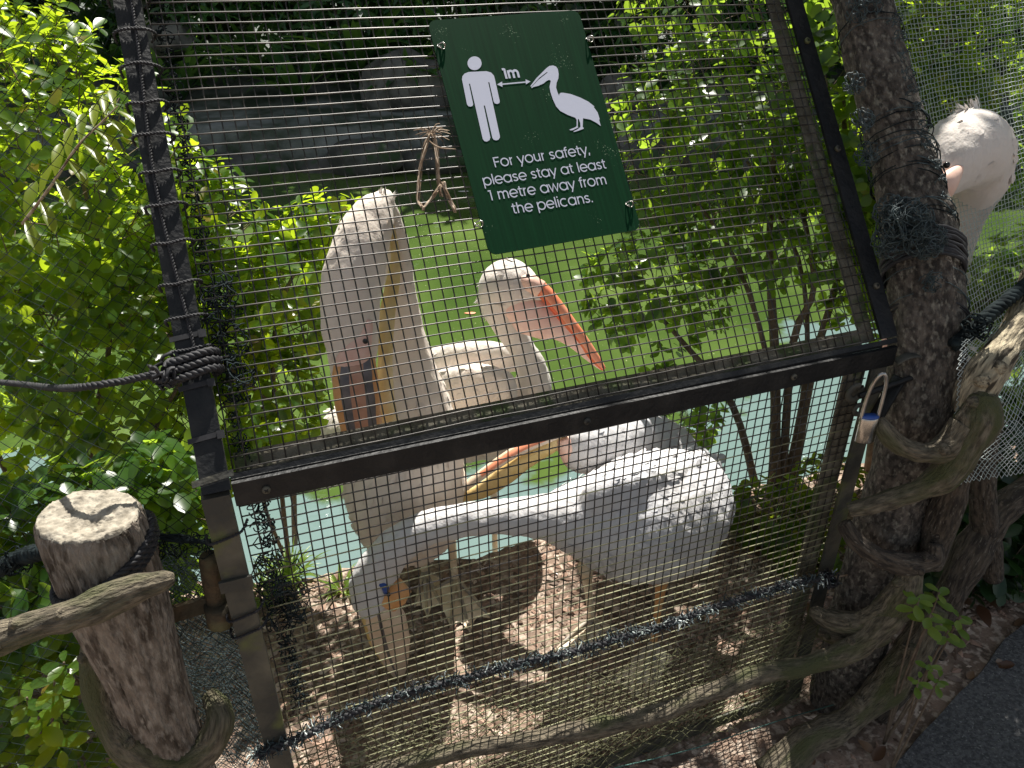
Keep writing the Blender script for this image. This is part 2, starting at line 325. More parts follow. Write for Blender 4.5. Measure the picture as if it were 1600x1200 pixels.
# ------------------------------------------------------------------ SETTING: ground, pond, path, far bank
SHORE = [(-40, 1.2), (-3, 1.5), (-1.2, 1.62), (-.6, 1.70), (-.1, 1.78), (.5, 1.98), (.9, 2.12), (1.2, 2.24), (2.5, 2.5), (40, 3)]
def shore(x):
    for (a, ya), (b, yb) in zip(SHORE, SHORE[1:]):
        if a <= x <= b: return ya + (yb-ya)*(x-a)/(b-a)
    return 3
def gh(x, y):
    s = shore(x) + .05*noise.noise(Vector((x*4, 3.1, 0)))
    far = 7.5 + .25*noise.noise(Vector((x*.9, 7.7, 0)))
    h = .02*noise.noise(Vector((x*3, y*3, 0))) + .008*noise.noise(Vector((x*14, y*14, 5)))
    if x > .75 and y < 1.5: h *= .3
    if y > s:
        t = min(1, (y-s)/.25); h = h*(1-t) - .5*t
    if y > far:
        t = min(1, (y-far)/.12); h = -.5 + .64*t + .03*noise.noise(Vector((x*2, y*2, 9)))
        if y > 8.7: h += min(.5, (y-8.7)*.35)
    return h
def lin(a, b, n): return [a+(b-a)*i/n for i in range(n)]
xs = lin(-60, -8, 10)+lin(-8, -1.6, 24)+lin(-1.6, 1.9, 160)+lin(1.9, 8, 24)+lin(8, 61, 10)
ys = lin(-20, -.5, 8)+lin(-.5, .6, 12)+lin(.6, 2.6, 95)+lin(2.6, 7.2, 14)+lin(7.2, 9.2, 40)+lin(9.2, 14, 10)+lin(14, 120, 10)
mb = MB(); nx = len(xs)
mb.add([(x, y, gh(x, y)) for y in ys for x in xs], [(j*nx+i, j*nx+i+1, (j+1)*nx+i+1, (j+1)*nx+i) for j in range(len(ys)-1) for i in range(nx-1)])
mb.build('ground', M['ground'], kind='structure')
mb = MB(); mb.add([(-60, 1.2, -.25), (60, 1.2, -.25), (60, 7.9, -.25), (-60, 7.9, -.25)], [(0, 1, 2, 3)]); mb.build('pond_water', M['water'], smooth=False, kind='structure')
# path: a slab of asphalt, its edge crumbling
mb = MB(); e = []
for i in range(90):
    t = i/89; x = .80+3.6*t; y = 1.03 + .78*(x-.80) + .018*noise.noise(Vector((x*9, 0, 0)))
    e.append((x, y))
top = [(x, y, .022) for x, y in e]; bot = [(x-.01, y+.01, -.04) for x, y in e]; near = [(x+2.4, y-3.2, .022) for x, y in e]
n_ = len(e); mb.add(top+bot+near, [(i, i+1, n_+i+1, n_+i) for i in range(n_-1)]+[(i, 2*n_+i, 2*n_+i+1, i+1) for i in range(n_-1)])
mb.build('path', M['path'], smooth=False, kind='structure')

# ------------------------------------------------------------------ leaves
def leaf_proto(w=.5, fold=.12, curl=.12):
    prof = [(0, .02), (.22, .28), (.45, .44), (.68, .5), (.88, .33), (1.0, .02)]
    vs = []
    for t, h in prof:
        z = -curl*t*t
        vs += [(-h*w, t, z+fold*h), (0, t, z), (h*w, t, z+fold*h)]
    fs = []
    for i in range(len(prof)-1):
        a = i*3; fs += [(a, a+1, a+4, a+3), (a+1, a+2, a+5, a+4)]
    return np.array(vs), fs
LP = {'oval': leaf_proto(.52), 'round': leaf_proto(.68, .1, .08), 'long': leaf_proto(.25, .10, .22), 'low': None, 'feather': leaf_proto(.34, -.10, .05)}
_v = np.array([(0, 0, 0), (-.25, .35, .04), (.25, .35, .04), (-.27, .72, 0), (.27, .72, 0), (0, 1, -.08)]); LP['low'] = (_v, [(0, 2, 1), (1, 2, 4, 3), (3, 4, 5)])
def leaf_frame(d, nrm):
    d = d.normalized(); n = nrm - d*nrm.dot(d)
    if n.length < 1e-4: n = Vector((0, 0, 1)) - d*d.z
    n.normalize(); x = d.cross(n); return x, d, n
def join_leaves(name, pl, proto, m, parent=None, **kw):
    V0, F0 = LP[proto]; nv = len(V0); k = len(pl)
    if k == 0: return None
    A = np.zeros((k, 3, 3)); P = np.zeros((k, 3)); L = np.zeros(k)
    for i, (p, d, n, l) in enumerate(pl):
        x, y, z = leaf_frame(d, n); A[i] = (x, y, z); P[i] = p; L[i] = l
    W = np.einsum('vk,nkj->nvj', V0, A)*L[:, None, None] + P[:, None, :]
    if parent: W -= np.array(root_loc(parent))[None, None, :]
    me = bpy.data.meshes.new(name)
    loops = np.array([i for f in F0 for i in f]); sizes = np.array([len(f) for f in F0]); nl = len(loops)
    me.vertices.add(k*nv); me.vertices.foreach_set('co', W.reshape(-1).astype(np.float32))
    me.loops.add(k*nl); me.loops.foreach_set('vertex_index', (loops[None, :]+np.arange(k)[:, None]*nv).reshape(-1).astype(np.int32))
    me.polygons.add(k*len(F0)); st = np.concatenate([[0], np.cumsum(sizes)[:-1]])
    me.polygons.foreach_set('loop_start', (st[None, :]+np.arange(k)[:, None]*nl).reshape(-1).astype(np.int32))
    me.polygons.foreach_set('loop_total', np.tile(sizes, k).astype(np.int32))
    me.polygons.foreach_set('use_smooth', [True]*(k*len(F0)))
    me.update(calc_edges=True); me.materials.append(m)
    o = bpy.data.objects.new(name, me); COL.objects.link(o)
    if parent: o.parent = parent
    return tagp(o, kind=kw.get('kind', 'stuff'))
LM = {}
def single_leaves(pl, proto, m, parent, name='leaf'):
    key = (proto, m.name)
    if key not in LM:
        me = bpy.data.meshes.new('leaf'); me.from_pydata([tuple(v) for v in LP[proto][0]], [], LP[proto][1]); me.materials.append(m)
        me.polygons.foreach_set('use_smooth', [True]*len(me.polygons)); me.update(); LM[key] = me
    org = root_loc(parent)
    for p, d, n, l in pl:
        x, y, z = leaf_frame(d, n); o = bpy.data.objects.new(name, LM[key]); COL.objects.link(o); o.parent = parent
        mm = Matrix((x*l, y*l, z*l)).transposed().to_4x4(); mm.translation = Vector(p)-org; o.matrix_basis = mm
def rv():
    while True:
        v = Vector((random.uniform(-1, 1), random.uniform(-1, 1), random.uniform(-1, 1)))
        if .05 < v.length < 1: return v
def inview(p):
    q = Vector(p)-C0; z = q.dot(_f)
    if z < .1: return False
    x = q.dot(_r)/z*FPX+800; y = 600-q.dot(_u)/z*FPX
    return -10 < x < 1610 and -10 < y < 1210
def foliage(parent, blobs, L, m, proto='oval', per=6, singles=280, upb=.5, twigs=True, spread=1.0, avoid=None):
    """blobs: (centre, radii, number of twig ends). Leaves sit in whorls at twig ends."""
    pl = []; tw = MB()
    for c, r, n in blobs:
        c = Vector(c)
        for _ in range(n):
            v = rv(); v = v.normalized()*(v.length**.55); tip = c + Vector((v.x*r[0], v.y*r[1], v.z*r[2]))
            if avoid and avoid(tip): continue
            td = (v.normalized()*.6 + Vector((0, 0, upb)) + rv()*.5).normalized()
            if twigs and random.random() < .6:
                b = tip - td*random.uniform(.05, .12) + rv()*.02
                tube(tw, [b, tip], [.0016, .001], seg=3, cap=False)
            k = max(2, int(per*random.uniform(.6, 1.3)))
            a0 = random.random()*6.28; ax = td.orthogonal().normalized(); ay = td.cross(ax)
            for j in range(k):
                a = a0 + j*2.4; rad_ = ax*math.cos(a)+ay*math.sin(a); s = random.uniform(.5, 1.3)*spread
                d = (rad_*s + td*random.uniform(.1, .9) + Vector((0, 0, -.15))).normalized()
                nn = (td*1.0 - rad_*.3 + Vector((0, 0, .4)) + rv()*.35)
                p = tip - td*L*random.uniform(0, 1.0)*(j/k)
                if avoid and avoid(p+d*L): continue
                pl.append((p, d, nn, L*random.uniform(.6, 1.2)))
    if singles:
        vis = [q for q in pl if inview(q[0])]; vis.sort(key=lambda q: (Vector(q[0])-C0).length)
        ids = set(id(q) for q in vis[:singles]); single_leaves([q for q in pl if id(q) in ids], proto, m, parent)
        pl = [q for q in pl if id(q) not in ids]
    join_leaves('foliage', pl, proto, m, parent)
    if twigs and tw.v: tw.build('twigs', M['twig'], parent, kind='stuff')
def stem(parent, pts, r0, r1, m=None, name='stem', nz=.08, seg=8, k=4):
    n = len(pts); mb = MB(); tube(mb, pts, [r0+(r1-r0)*i/(n-1) for i in range(n)], seg=seg, k=k, nz=nz, nf=30)
    return mb.build(name, m or M['twig'], parent)
def clear(p):     # keep growth off the cage side and camera
    # behind the sloping panel / lower gate planes
    q = p - G0
    if (q-Zv*ZR).dot(NU) < .03 and q.z > ZR: return True
    if q.dot(N) < .03 and q.z <= ZR: return True
    return False

# ------------------------------------------------------------------ CAGE: gate (upright), sloping roof panel, bent post
def wires(mb, f, u0, u1, v0, v1, pu, pv, r, wob=.0012, moss=None):
    # vertical wires and horizontal wires of a welded mesh
    seg = 5; n = 0
    u = u0
    while u <= u1+1e-6:
        K = 14; uu = u + random.uniform(-.0005, .0005)
        P = [f(uu + wob*noise.noise(Vector((uu*7, (v0+(v1-v0)*i/K)*5, 1))), v0+(v1-v0)*i/K, wob*2.5*noise.noise(Vector((uu*3, (v0+(v1-v0)*i/K)*4, 2)))) for i in range(K+1)]
        k_ = K//2 if moss else K; mb.m = 0; tube(mb, P[K-k_:], r, seg=seg)
        if moss: mb.m = 3; tube(mb, P[:K-k_+1], r, seg=seg)
        u += pu
    v = v0
    while v <= v1+1e-6:
        K = 20; vv = v; mb.m = moss(v) if moss else 1
        P = [f(u0+(u1-u0)*i/K, vv + wob*noise.noise(Vector(((u0+(u1-u0)*i/K)*7, vv*5, 4))), -1.6*r + wob*2.5*noise.noise(Vector(((u0+(u1-u0)*i/K)*3, vv*4, 2)))) for i in range(K+1)]
        tube(mb, P, r, seg=seg); v += pv
def screw(parent, c, ax, r=.006):
    mb = MB(); tube(mb, [c-ax*.0035, c-ax*.002, c+ax*.002], [r*.75, r, r], seg=12); mb.m = 1
    x = ax.orthogonal().normalized(); y = ax.cross(x)
    box(mb, c-ax*.0038, x, y, ax, r*.55, r*.12, .0004); box(mb, c-ax*.0040, x, y, ax, r*.12, r*.55, .0004)
    return mb.build('screw', [M['metal_old'], M['metal']], parent)
gate = thing('cage_gate', 'upright lower cage gate with dark top bar, mossy side bar and square wire mesh', 'gate', LO(-.56, 0))
mb = MB(); bar(mb, LO(-1.138, .946, -.007), LO(.03, .942, -.007), Zv, .019, N, .004); o = mb.build('top_bar', M['metal'], gate, smooth=False)
mb = MB(); bar(mb, LO(-1.138, .9655, .006), LO(.0, .963, .006), Zv, .0018, N, .009); mb.build('top_flange', M['metal'], gate, smooth=False)
mb = MB(); bar(mb, LO(.0, .03, -.006), LO(.0, .922, -.006), U, .018, N, .003); mb.build('side_bar', M['metal_old'], gate, smooth=False)
mb = MB(); bar(mb, LO(-.043, .03, .006), LO(-.043, .922, .006), U, .024, N, .0025); mb.build('side_flange', M['metal_moss'], gate, smooth=False, label='mossy inner side bar behind the mesh')
mb = MB(); bar(mb, LO(-1.138, .022, -.006), LO(.018, .022, -.006), Zv, .018, N, .003); mb.build('bottom_bar', M['metal_old'], gate, smooth=False)
mb = MB(); wires(mb, lambda a, b, o: LO(a, b, o), -1.135, -.019, .045, .925, .0176, .0182, .00118, moss=lambda z: 2 if z < .74 + .06*math.sin(z*90) else 1); wl = mb.build('wire_mesh', [M['wire'], M['wire_light'], M['wire_moss'], M['wire_tan']], gate)
for u_ in (-1.095, -.60, -.20): screw(gate, LO(u_, .945, -.012), N)
# weathering split: mesh greener low down through material on object coords (own algae)
t = M['wire'].node_tree
# roof panel
roof = thing('sloping_mesh_panel', 'sloping upper panel of square wire mesh in a dark angle iron frame', 'mesh panel', UP(-.56, 0))
mb = MB(); bar(mb, UP(.019, .012, -.004), UP(.019, 1.05, -.004), U, .018, NU, .003); mb.build('side_bar', M['metal'], roof, smooth=False)
mb = MB(); bar(mb, UP(-.018, .012, .009), UP(-.018, 1.05, .009), U, .0155, NU, .002); mb.build('side_flange', M['metal_moss'], roof, smooth=False, label='weathered inner flange seen through the mesh')
mb = MB(); bar(mb, UP(-1.13, .024, .009), UP(-.034, .024, .009), V, .0145, NU, .002); mb.build('bottom_flange', M['metal_moss'], roof, smooth=False)
mb = MB(); bar(mb, UP(-1.138, .005, .0), UP(.036, .005, .0), V, .0045, NU, .004); mb.build('bottom_bar', M['metal'], roof, smooth=False)
mb = MB(); bar(mb, UP(-1.138, 1.05, .0), UP(.036, 1.05, .0), V, .018, NU, .004); mb.build('top_bar', M['metal'], roof, smooth=False)
mb = MB(); wires(mb, lambda a, b, o: UP(a, b, o), -1.133, .0, .014, 1.03, .0182, .0176, .00118, .002); mb.build('wire_mesh', [M['wire'], M['wire_light']], roof)
for v_ in (.11, .38, .60): screw(roof, UP(.019, v_, -.009), NU)
# bent post on the left, wrapped with straps
post = thing('bent_metal_post', 'flat dark metal post on the left side of the cage, bent where the roof begins', 'post', LO(-1.161, 0))
mb = MB(); bar(mb, LO(-1.161, -.05, -.010), LO(-1.161, .955, -.010), U, .0185, N, .010); mb.build('lower_bar', M['metal_old'], post, smooth=False)
mb = MB(); bar(mb, UP(-1.158, -.012, -.008), UP(-1.158, 1.06, -.008), U, .0185, NU, .009); mb.build('upper_bar', M['metal'], post, smooth=False)
for v_ in (.062, .135, .205):
    mb = MB()
    bar(mb, UP(-1.182, v_, -.019), UP(-1.136, v_+.004, -.019), V, .0035, NU, .0012)
    box(mb, UP(-1.139, v_+.002, -.0215), U, V, NU, .005, .0055, .0028)
    mb.build('strap', M['rope'], post, smooth=False)
mb = MB(); bar(mb, UP(-1.186, .004, -.021), UP(-1.132, .010, -.021), V, .0045, NU, .002); mb.build('clamp', M['metal_old'], post, smooth=False)
mb = MB(); bar(mb, LO(-1.184, .80, -.023), LO(-1.138, .80, -.023), Zv, .010, N, .0025); mb.build('clamp', M['metal_old'], post, smooth=False)
# cord lacing up the post
lace = thing('lacing_cord', 'thin twisted black cord laced up the left metal post', 'cord', UP(-1.158, .15, -.02))
mb = MB(); pts = []
rope(mb, [UP(-1.158+.006*math.sin(v*11), v, -.0195) for v in lin(.16, 1.04, 20)], .0028, 110, 2, .0025, 3)
mb.build('long_cord', M['rope'], lace)
for v in [.19, .235, .285, .345, .40, .45, .505, .555, .61, .665, .72, .785, .85, .92]:
    mb = MB(); d = random.uniform(-.004, .004)
    rope(mb, [UP(-1.183, v-.004, .004), UP(-1.182, v-.002, -.018), UP(-1.160, v+d, -.022), UP(-1.138, v, -.0195), UP(-1.128, v+.001, -.004), UP(-1.137, v, .012)], .0026, 110, 2, .0025, 4)
    mb.build('loop', M['rope'], lace)
for z, in [(.885,), (.70,), (.735,)]:
    mb = MB(); rope(mb, [LO(-1.186, z-.006, .002), LO(-1.183, z-.004, -.022), LO(-1.16, z, -.0235), LO(-1.138, z+.006, -.022), LO(-1.128, z+.008, .0)], .0026, 110, 2, .0025, 4)
    mb.build('loop', M['rope'], lace)
# thick rope round the post, going left
rp = thing('thick_rope', 'thick black rope knotted round the left metal post and stretched to the left', 'rope', UP(-1.17, .15, -.02))
mb = MB()
rope(mb, [up(-80, 590, .50), up(30, 600, .32), up(80, 606, .14), up(115, 606, .01), up(150, 602, -.02), up(200, 594, -.02), up(246, 583, -.025)], .0055, 50, 3, .004, 5)
for k_ in range(3):
    v0 = .150+.012*k_
    rope(mb, [UP(-1.19, v0-.002, .0), UP(-1.190, v0-.003, -.022), UP(-1.165, v0, -.030), UP(-1.137, v0+.006, -.026), UP(-1.124, v0+.007, -.006), UP(-1.135, v0+.005, .012)], .0062, 45, 3, .004, 5)
mb.build('rope_turns', M['rope'], rp)
def tangle(name, c, rx, n, r, m, parent, ln=7, squash=(1, 1, 1)):
    mb = MB()
    for _ in range(n):
        p = Vector(c)+Vector([a*b*rx*.6 for a, b in zip(rv(), squash)]); P = [p]; d = rv().normalized()
        for _ in range(ln):
            d = (d+rv()*.9).normalized(); q = P[-1]+d*rx*.45
            dd = q-Vector(c)
            if dd.length > rx*1.2: q = Vector(c)+dd*.75
            P.append(q)
        tube(mb, P, r, seg=3, k=3, cap=False)
    return mb.build(name, m, parent, kind=None)
mb = MB(); tangle('knot', up(262, 578, -.02), .022, 16, .003, M['rope'], rp)
# black net edge bunched beside the mesh, just inside the post
bn = thing('bunched_net', 'black net bunched into a ragged edge between the left post and the mesh', 'net', UP(-1.125, .3, .0))
for i, v in enumerate(lin(.03, .98, 34)):
    s = .010 + (.018 if .14 < v < .30 else 0) + .004*random.random()
    tangle('net_fold', UP(-1.122+s*.4, v, .012), s, 7+int(s*400), .0011, M['net'], bn, 6, (1, 1, 2))
for i, z in enumerate(lin(.48, .93, 14)):
    s = .012 + (.022 if .66 < z < .78 else .004) 
    tangle('net_fold', LO(-1.118+s*.5, z, .012), s, 9+int(s*400), .0011, M['net'], bn, 6, (1, 1, 1.6))

# ------------------------------------------------------------------ SIGN
sc = [up(*p, -.010) for p in ((675, 33), (912, 15), (993, 360), (757, 400))]
sctr = sum(sc, Vector())/4
su = ((sc[1]-sc[0])+(sc[2]-sc[3])).normalized(); sn = NU; sv = sn.cross(su)
if sv.dot(V) < 0: sv = -sv
SW = ((sc[1]-sc[0]).length+(sc[2]-sc[3]).length)/4; SH = ((sc[0]-sc[3]).length+(sc[1]-sc[2]).length)/4
sign = thing('safety_sign', 'green rectangular sign with a person, a pelican and white lettering, tied to the mesh', 'sign', sctr)
def SP(x, y, o=0.0): return sctr + su*x + sv*y - sn*o
def sxy(px, py):
    p = up(px, py, -.012); d = p-sctr; return (d.dot(su), d.dot(sv))
out = []; rc = .014
for cx, cy, a0 in ((SW-rc, SH-rc, 0), (-SW+rc, SH-rc, 90), (-SW+rc, -SH+rc, 180), (SW-rc, -SH+rc, 270)):
    for k_ in range(7): a = R(a0+15*k_); out.append((cx+rc*math.cos(a), cy+rc*math.sin(a)))
bm = bmesh.new(); uvl = bm.loops.layers.uv.new()
fv = [bm.verts.new(SP(x, y, .001)-sctr) for x, y in out]; bv = [bm.verts.new(SP(x, y, -.001)-sctr) for x, y in out]
bm.faces.new(fv); bm.faces.new(bv[::-1])
for i in range(len(out)): bm.faces.new((fv[i], bv[i], bv[(i+1) % len(out)], fv[(i+1) % len(out)]))
for f in bm.faces:
    for l in f.loops: d = l.vert.co; l[uvl].uv = ((d.dot(su)+SW)/(2*SW), (d.dot(sv)+SH)/(2*SH))
me = bpy.data.meshes.new('plate'); bm.to_mesh(me); bm.free(); me.materials.append(M['sign']); o = bpy.data.objects.new('plate', me); COL.objects.link(o); o.parent = sign
def flatpoly(name, pts, off=.0016, label=None):
    bm = bmesh.new(); vs = [bm.verts.new(SP(x, y, off)-sctr) for x, y in pts]
    f = bm.faces.new(vs); bmesh.ops.triangulate(bm, faces=[f], ngon_method='EAR_CLIP')
    me = bpy.data.meshes.new(name); bm.to_mesh(me); bm.free(); me.materials.append(M['pic'])
    o = bpy.data.objects.new(name, me); COL.objects.link(o); o.parent = sign; tagp(o, label); return o
def zp(l): return [sxy(700+a/6.154, 70+b/6.154) for a, b in l]
flatpoly('person_head', zp([(256+68*math.cos(a), 176+66*math.sin(a)) for a in lin(0, 2*math.pi*27/28, 27)]))
flatpoly('person_symbol', zp([(135, 330), (140, 300), (160, 275), (200, 260), (285, 256), (370, 252), (415, 265), (442, 295), (452, 330), (475, 435), (498, 540), (495, 558), (475, 568), (450, 562), (440, 545), (398, 358), (387, 358), (440, 600), (498, 870), (500, 890), (485, 912), (462, 918), (440, 912), (428, 895), (356, 583), (344, 583), (408, 890), (400, 915), (375, 930), (350, 925), (335, 905), (262, 585), (212, 372), (202, 374), (243, 570), (235, 588), (215, 594), (195, 588), (183, 570)]))
flatpoly('pelican_symbol', zp([(793, 395), (850, 320), (945, 225), (975, 202), (1010, 197), (1040, 208), (1057, 232), (1065, 280), (1062, 320), (1045, 365), (1040, 410), (1055, 460), (1070, 488), (1072, 472), (1085, 460), (1110, 460), (1180, 472), (1270, 505), (1350, 545), (1410, 592), (1400, 594), (1440, 650), (1460, 715), (1453, 718), (1470, 780), (1430, 750), (1370, 718), (1300, 705), (1298, 730), (1296, 790), (1308, 800), (1300, 808), (1255, 825), (1212, 837), (1207, 830), (1240, 815), (1268, 795), (1275, 785), (1272, 750), (1258, 710), (1250, 715), (1248, 785), (1256, 792), (1200, 820), (1180, 822), (1167, 815), (1225, 792), (1238, 780), (1238, 720), (1225, 700), (1150, 672), (1080, 635), (1040, 590), (1010, 525), (985, 450), (977, 400), (985, 365), (990, 345), (975, 335), (950, 345), (920, 370), (870, 393), (820, 405), (808, 415), (801, 408), (870, 335), (960, 264), (950, 262), (880, 315), (800, 403)]))
mb = MB(); a, b = zp([(515, 378), (755, 356)]); d = Vector((b[0]-a[0], b[1]-a[1])); nn = Vector((-d.y, d.x)).normalized()*.0011
mb.add([SP(a[0]+nn.x, a[1]+nn.y, .0016), SP(b[0]+nn.x, b[1]+nn.y, .0016), SP(b[0]-nn.x, b[1]-nn.y, .0016), SP(a[0]-nn.x, a[1]-nn.y, .0016)], [(0, 1, 2, 3)])
for tri in ([(472, 380), (521, 352), (525, 404)], [(794, 352), (746, 331), (750, 379)]):
    mb.add([SP(*q, .0017) for q in zp(tri)], [(0, 1, 2)])
mb.build('arrow', M['pic'], sign, smooth=False)
# stroke lettering: geometric sans
def arc(cx, cy, rx, ry, a0, a1, n=18): return [(cx+rx*math.cos(R(a0+(a1-a0)*i/n)), cy+ry*math.sin(R(a0+(a1-a0)*i/n))) for i in range(n+1)]
SWD = .082; h = SWD/2; XH = .55; rr = XH/2-h/2+.005; cy = XH/2
def glyph(ch):
    c = h+.03+rr-h*.3
    if ch == 'o': return [arc(c, cy, rr, rr, 0, 360, 28)], 2*c
    if ch == 'a': return [arc(c, cy, rr, rr, 0, 360, 28), [(c+rr, 0), (c+rr, XH)]], c+rr+.085
    if ch == 'p': return [arc(c, cy, rr, rr, 0, 360, 28), [(c-rr, -.21), (c-rr, XH)]], 2*c
    if ch == 'e': return [arc(c, cy, rr, rr, 0, 318, 26), [(c-rr+.01, cy-.005), (c+rr+h, cy-.005)]], 2*c-.01
    if ch == 'c': return [arc(c, cy, rr, rr, 48, 312, 22)], 2*c-.04
    if ch == 'l': return [[(.095, 0), (.095, .74)]], .19
    if ch == 'i': return [[(.095, 0), (.095, XH)], [(.095, .66), (.095, .76)]], .19
    if ch == 'n': return [[(.095, 0), (.095, XH)], arc(.28, .32, .185, .19, 180, 0, 14)+[(.465, 0)]], .555
    if ch == 'h': return [[(.095, 0), (.095, .74)], arc(.28, .32, .185, .19, 180, 0, 14)+[(.465, 0)]], .555
    if ch == 'm': return [[(.095, 0), (.095, XH)], arc(.255, .34, .16, .17, 180, 0, 14)+[(.415, 0)], arc(.575, .34, .16, .17, 180, 0, 14)+[(.735, 0)]], .83
    if ch == 'u': return [[(.09, XH)]+arc(.275, .23, .185, .19, 180, 360, 14), [(.46, 0), (.46, XH)]], .555
    if ch == 'r': return [[(.095, 0), (.095, XH)], arc(.27, .33, .175, .175, 180, 95, 8)], .31
    if ch == 't': return [[(.15, .69), (.15, .13)]+arc(.24, .13, .09, .088, 180, 270, 6)+[(.30, .042)], [(.02, .51), (.31, .51)]], .33
    if ch == 'f': return [[(.13, 0), (.13, .60)]+arc(.23, .60, .10, .10, 180, 95, 6)+[(.29, .70)], [(.02, .51), (.28, .51)]], .30
    if ch == 'y': return [[(.03, XH), (.265, .02)], [(.50, XH), (.18, -.21)]], .52
    if ch == 'w': return [[(.03, XH), (.20, .02), (.37, .53), (.54, .02), (.71, XH)]], .74
    if ch == 's': return [arc(.225, .40, .145, .108, 25, 205, 12)[:-2]+[(.115, .33), (.17, .292), (.28, .262), (.35, .215)]+arc(.222, .150, .150, .108, 20, -160, 12)], .45
    if ch == 'F': return [[(.11, 0), (.11, .70)], [(.11, .656), (.47, .656)], [(.11, .36), (.43, .36)]], .50
    if ch == '1': return [[(.20, 0), (.20, .70)], [(.04, .656), (.20, .656)]], .32
    if ch == '.': return [[(.10, 0), (.10, .10)]], .2
    if ch == ',': return [[(.11, .10), (.06, -.10)]], .2
    return [], .29
def ribbon(mb, pl, wd, O, ex, ey, off):
    L = []; n = len(pl)
    closed = n > 3 and (Vector(pl[0])-Vector(pl[-1])).length < 1e-5
    P = [Vector(p) for p in pl]
    for i in range(n):
        if closed: a, b = P[(i-1) % (n-1)], P[(i+1) % (n-1)]
        else: a, b = P[max(0, i-1)], P[min(n-1, i+1)]
        p = P[i]; d1 = (p-a); d2 = (b-p)
        if d1.length < 1e-9: d1 = d2
        if d2.length < 1e-9: d2 = d1
        d1 = d1.normalized(); d2 = d2.normalized(); t = (d1+d2).normalized(); nr = Vector((-t.y, t.x)); s = min(2.2, 1/max(.3, nr.dot(Vector((-d1.y, d1.x)))))
        L += [p+nr*wd/2*s, p-nr*wd/2*s]
    mb.add([SP(O[0]+ex[0]*q.x+ey[0]*q.y, O[1]+ex[1]*q.x+ey[1]*q.y, off) for q in L], [(2*i, 2*i+1, 2*i+3, 2*i+2) for i in range(n-1)])
def textline(s, p0, p1, wd=SWD, hscale=1.0, name='lettering'):
    adv = sum(glyph(c)[1] for c in s); a = Vector(sxy(*p0)); b = Vector(sxy(*p1)); ex = (b-a)/adv; ey = Vector((-ex.y, ex.x))*hscale
    mb = MB(); x = 0; k = 0
    for c in s:
        st, w_ = glyph(c)
        for pl in st: ribbon(mb, [(q[0]+x, q[1]) for q in pl], wd, a, ex, ey, .0016+.00012*(k % 3)); k += 1
        x += w_
    mb.build(name, M['pic'], sign, smooth=False)
textline('For your safety,', (772.3, 261.5), (923.5, 240.2))
textline('please stay at least', (756.3, 290.0), (948.5, 262.8))
textline('1 metre away from', (765.0, 313.5), (949.5, 287.2))
textline('the pelicans.', (801.5, 334.0), (928.0, 315.5))
textline('1m', (700+537/6.154, 70+327/6.154), (700+697/6.154, 70+312/6.154), wd=.15)
for i, (px, py) in enumerate(((689, 73), (921, 62), (748, 351), (983, 320))):
    c = Vector(sxy(px, py)); mb = MB(); P = [SP(c.x+.006*math.cos(a)*(1+.1*a/6), c.y+.005*math.sin(a), .004+.003*math.sin(a*2)) for a in lin(0, 7.6, 16)]
    tube(mb, P, .0011, seg=5, k=2); tube(mb, [SP(c.x, c.y, .004), SP(c.x-.004, c.y+.002, -.012)], .0011, seg=5)
    mb.build('wire_tie', M['chrome'], sign)

# ------------------------------------------------------------------ NETS
def net(name, f, nu, nv, r, m, parent, diamond=True, jit=.15, hole=None, seg=3):
    mb = MB(); g = {}
    def P(i, j):
        if (i, j) not in g:
            uu = (i+random.uniform(-jit, jit))/nu; vv = (j+random.uniform(-jit, jit))/nv; g[(i, j)] = f(uu, vv)
        return g[(i, j)]
    lines = []
    if diamond:
        for s in range(-nv, nu+1):
            l1 = [(s+k, k) for k in range(nv+1) if 0 <= s+k <= nu]; lines.append(l1)
            l2 = [(s+k, nv-k) for k in range(nv+1) if 0 <= s+k <= nu]; lines.append(l2)
    else:
        for i in range(nu+1): lines.append([(i, j) for j in range(nv+1)])
        for j in range(nv+1): lines.append([(i, j) for i in range(nu+1)])
    for l in lines:
        run = []
        for ij in l:
            uu, vv = ij[0]/nu, ij[1]/nv
            if hole and hole(uu, vv):
                if len(run) > 1: tube(mb, run, r, seg=seg, cap=False)
                run = []
            else: run.append(P(*ij))
        if len(run) > 1: tube(mb, run, r, seg=seg, cap=False)
    return mb.build(name, m, parent, smooth=True)
def sag(u, v, a=.02, s=0): return a*noise.noise(Vector((u*2.5+s, v*2.5, s)))
ln = thing('dark_netting', 'dark diamond netting hung over the bright bush left of the metal post', 'netting', UP(-1.7, 0))
net('upper_net', lambda a, b: UP(-2.35+a*1.17, .0+b*1.06, (.075-.005*b)*min(1, (1-a)*7)+sag(a, b, .04, 1)), 40, 38, .00055, M['net'], ln)
net('lower_net', lambda a, b: LO(-2.35+a*1.17, b*.96, .01+.105*min(1, (1-a)*7)+sag(a, b, .04, 2)), 40, 33, .00055, M['net'], ln)
net('lit_net_fold', lambda a, b: LO(-1.30+a*.12+.03*b, .25+b*.55, .06+sag(a, b, .04, 3)), 11, 44, .0007, M['net_teal'], ln, jit=.3)
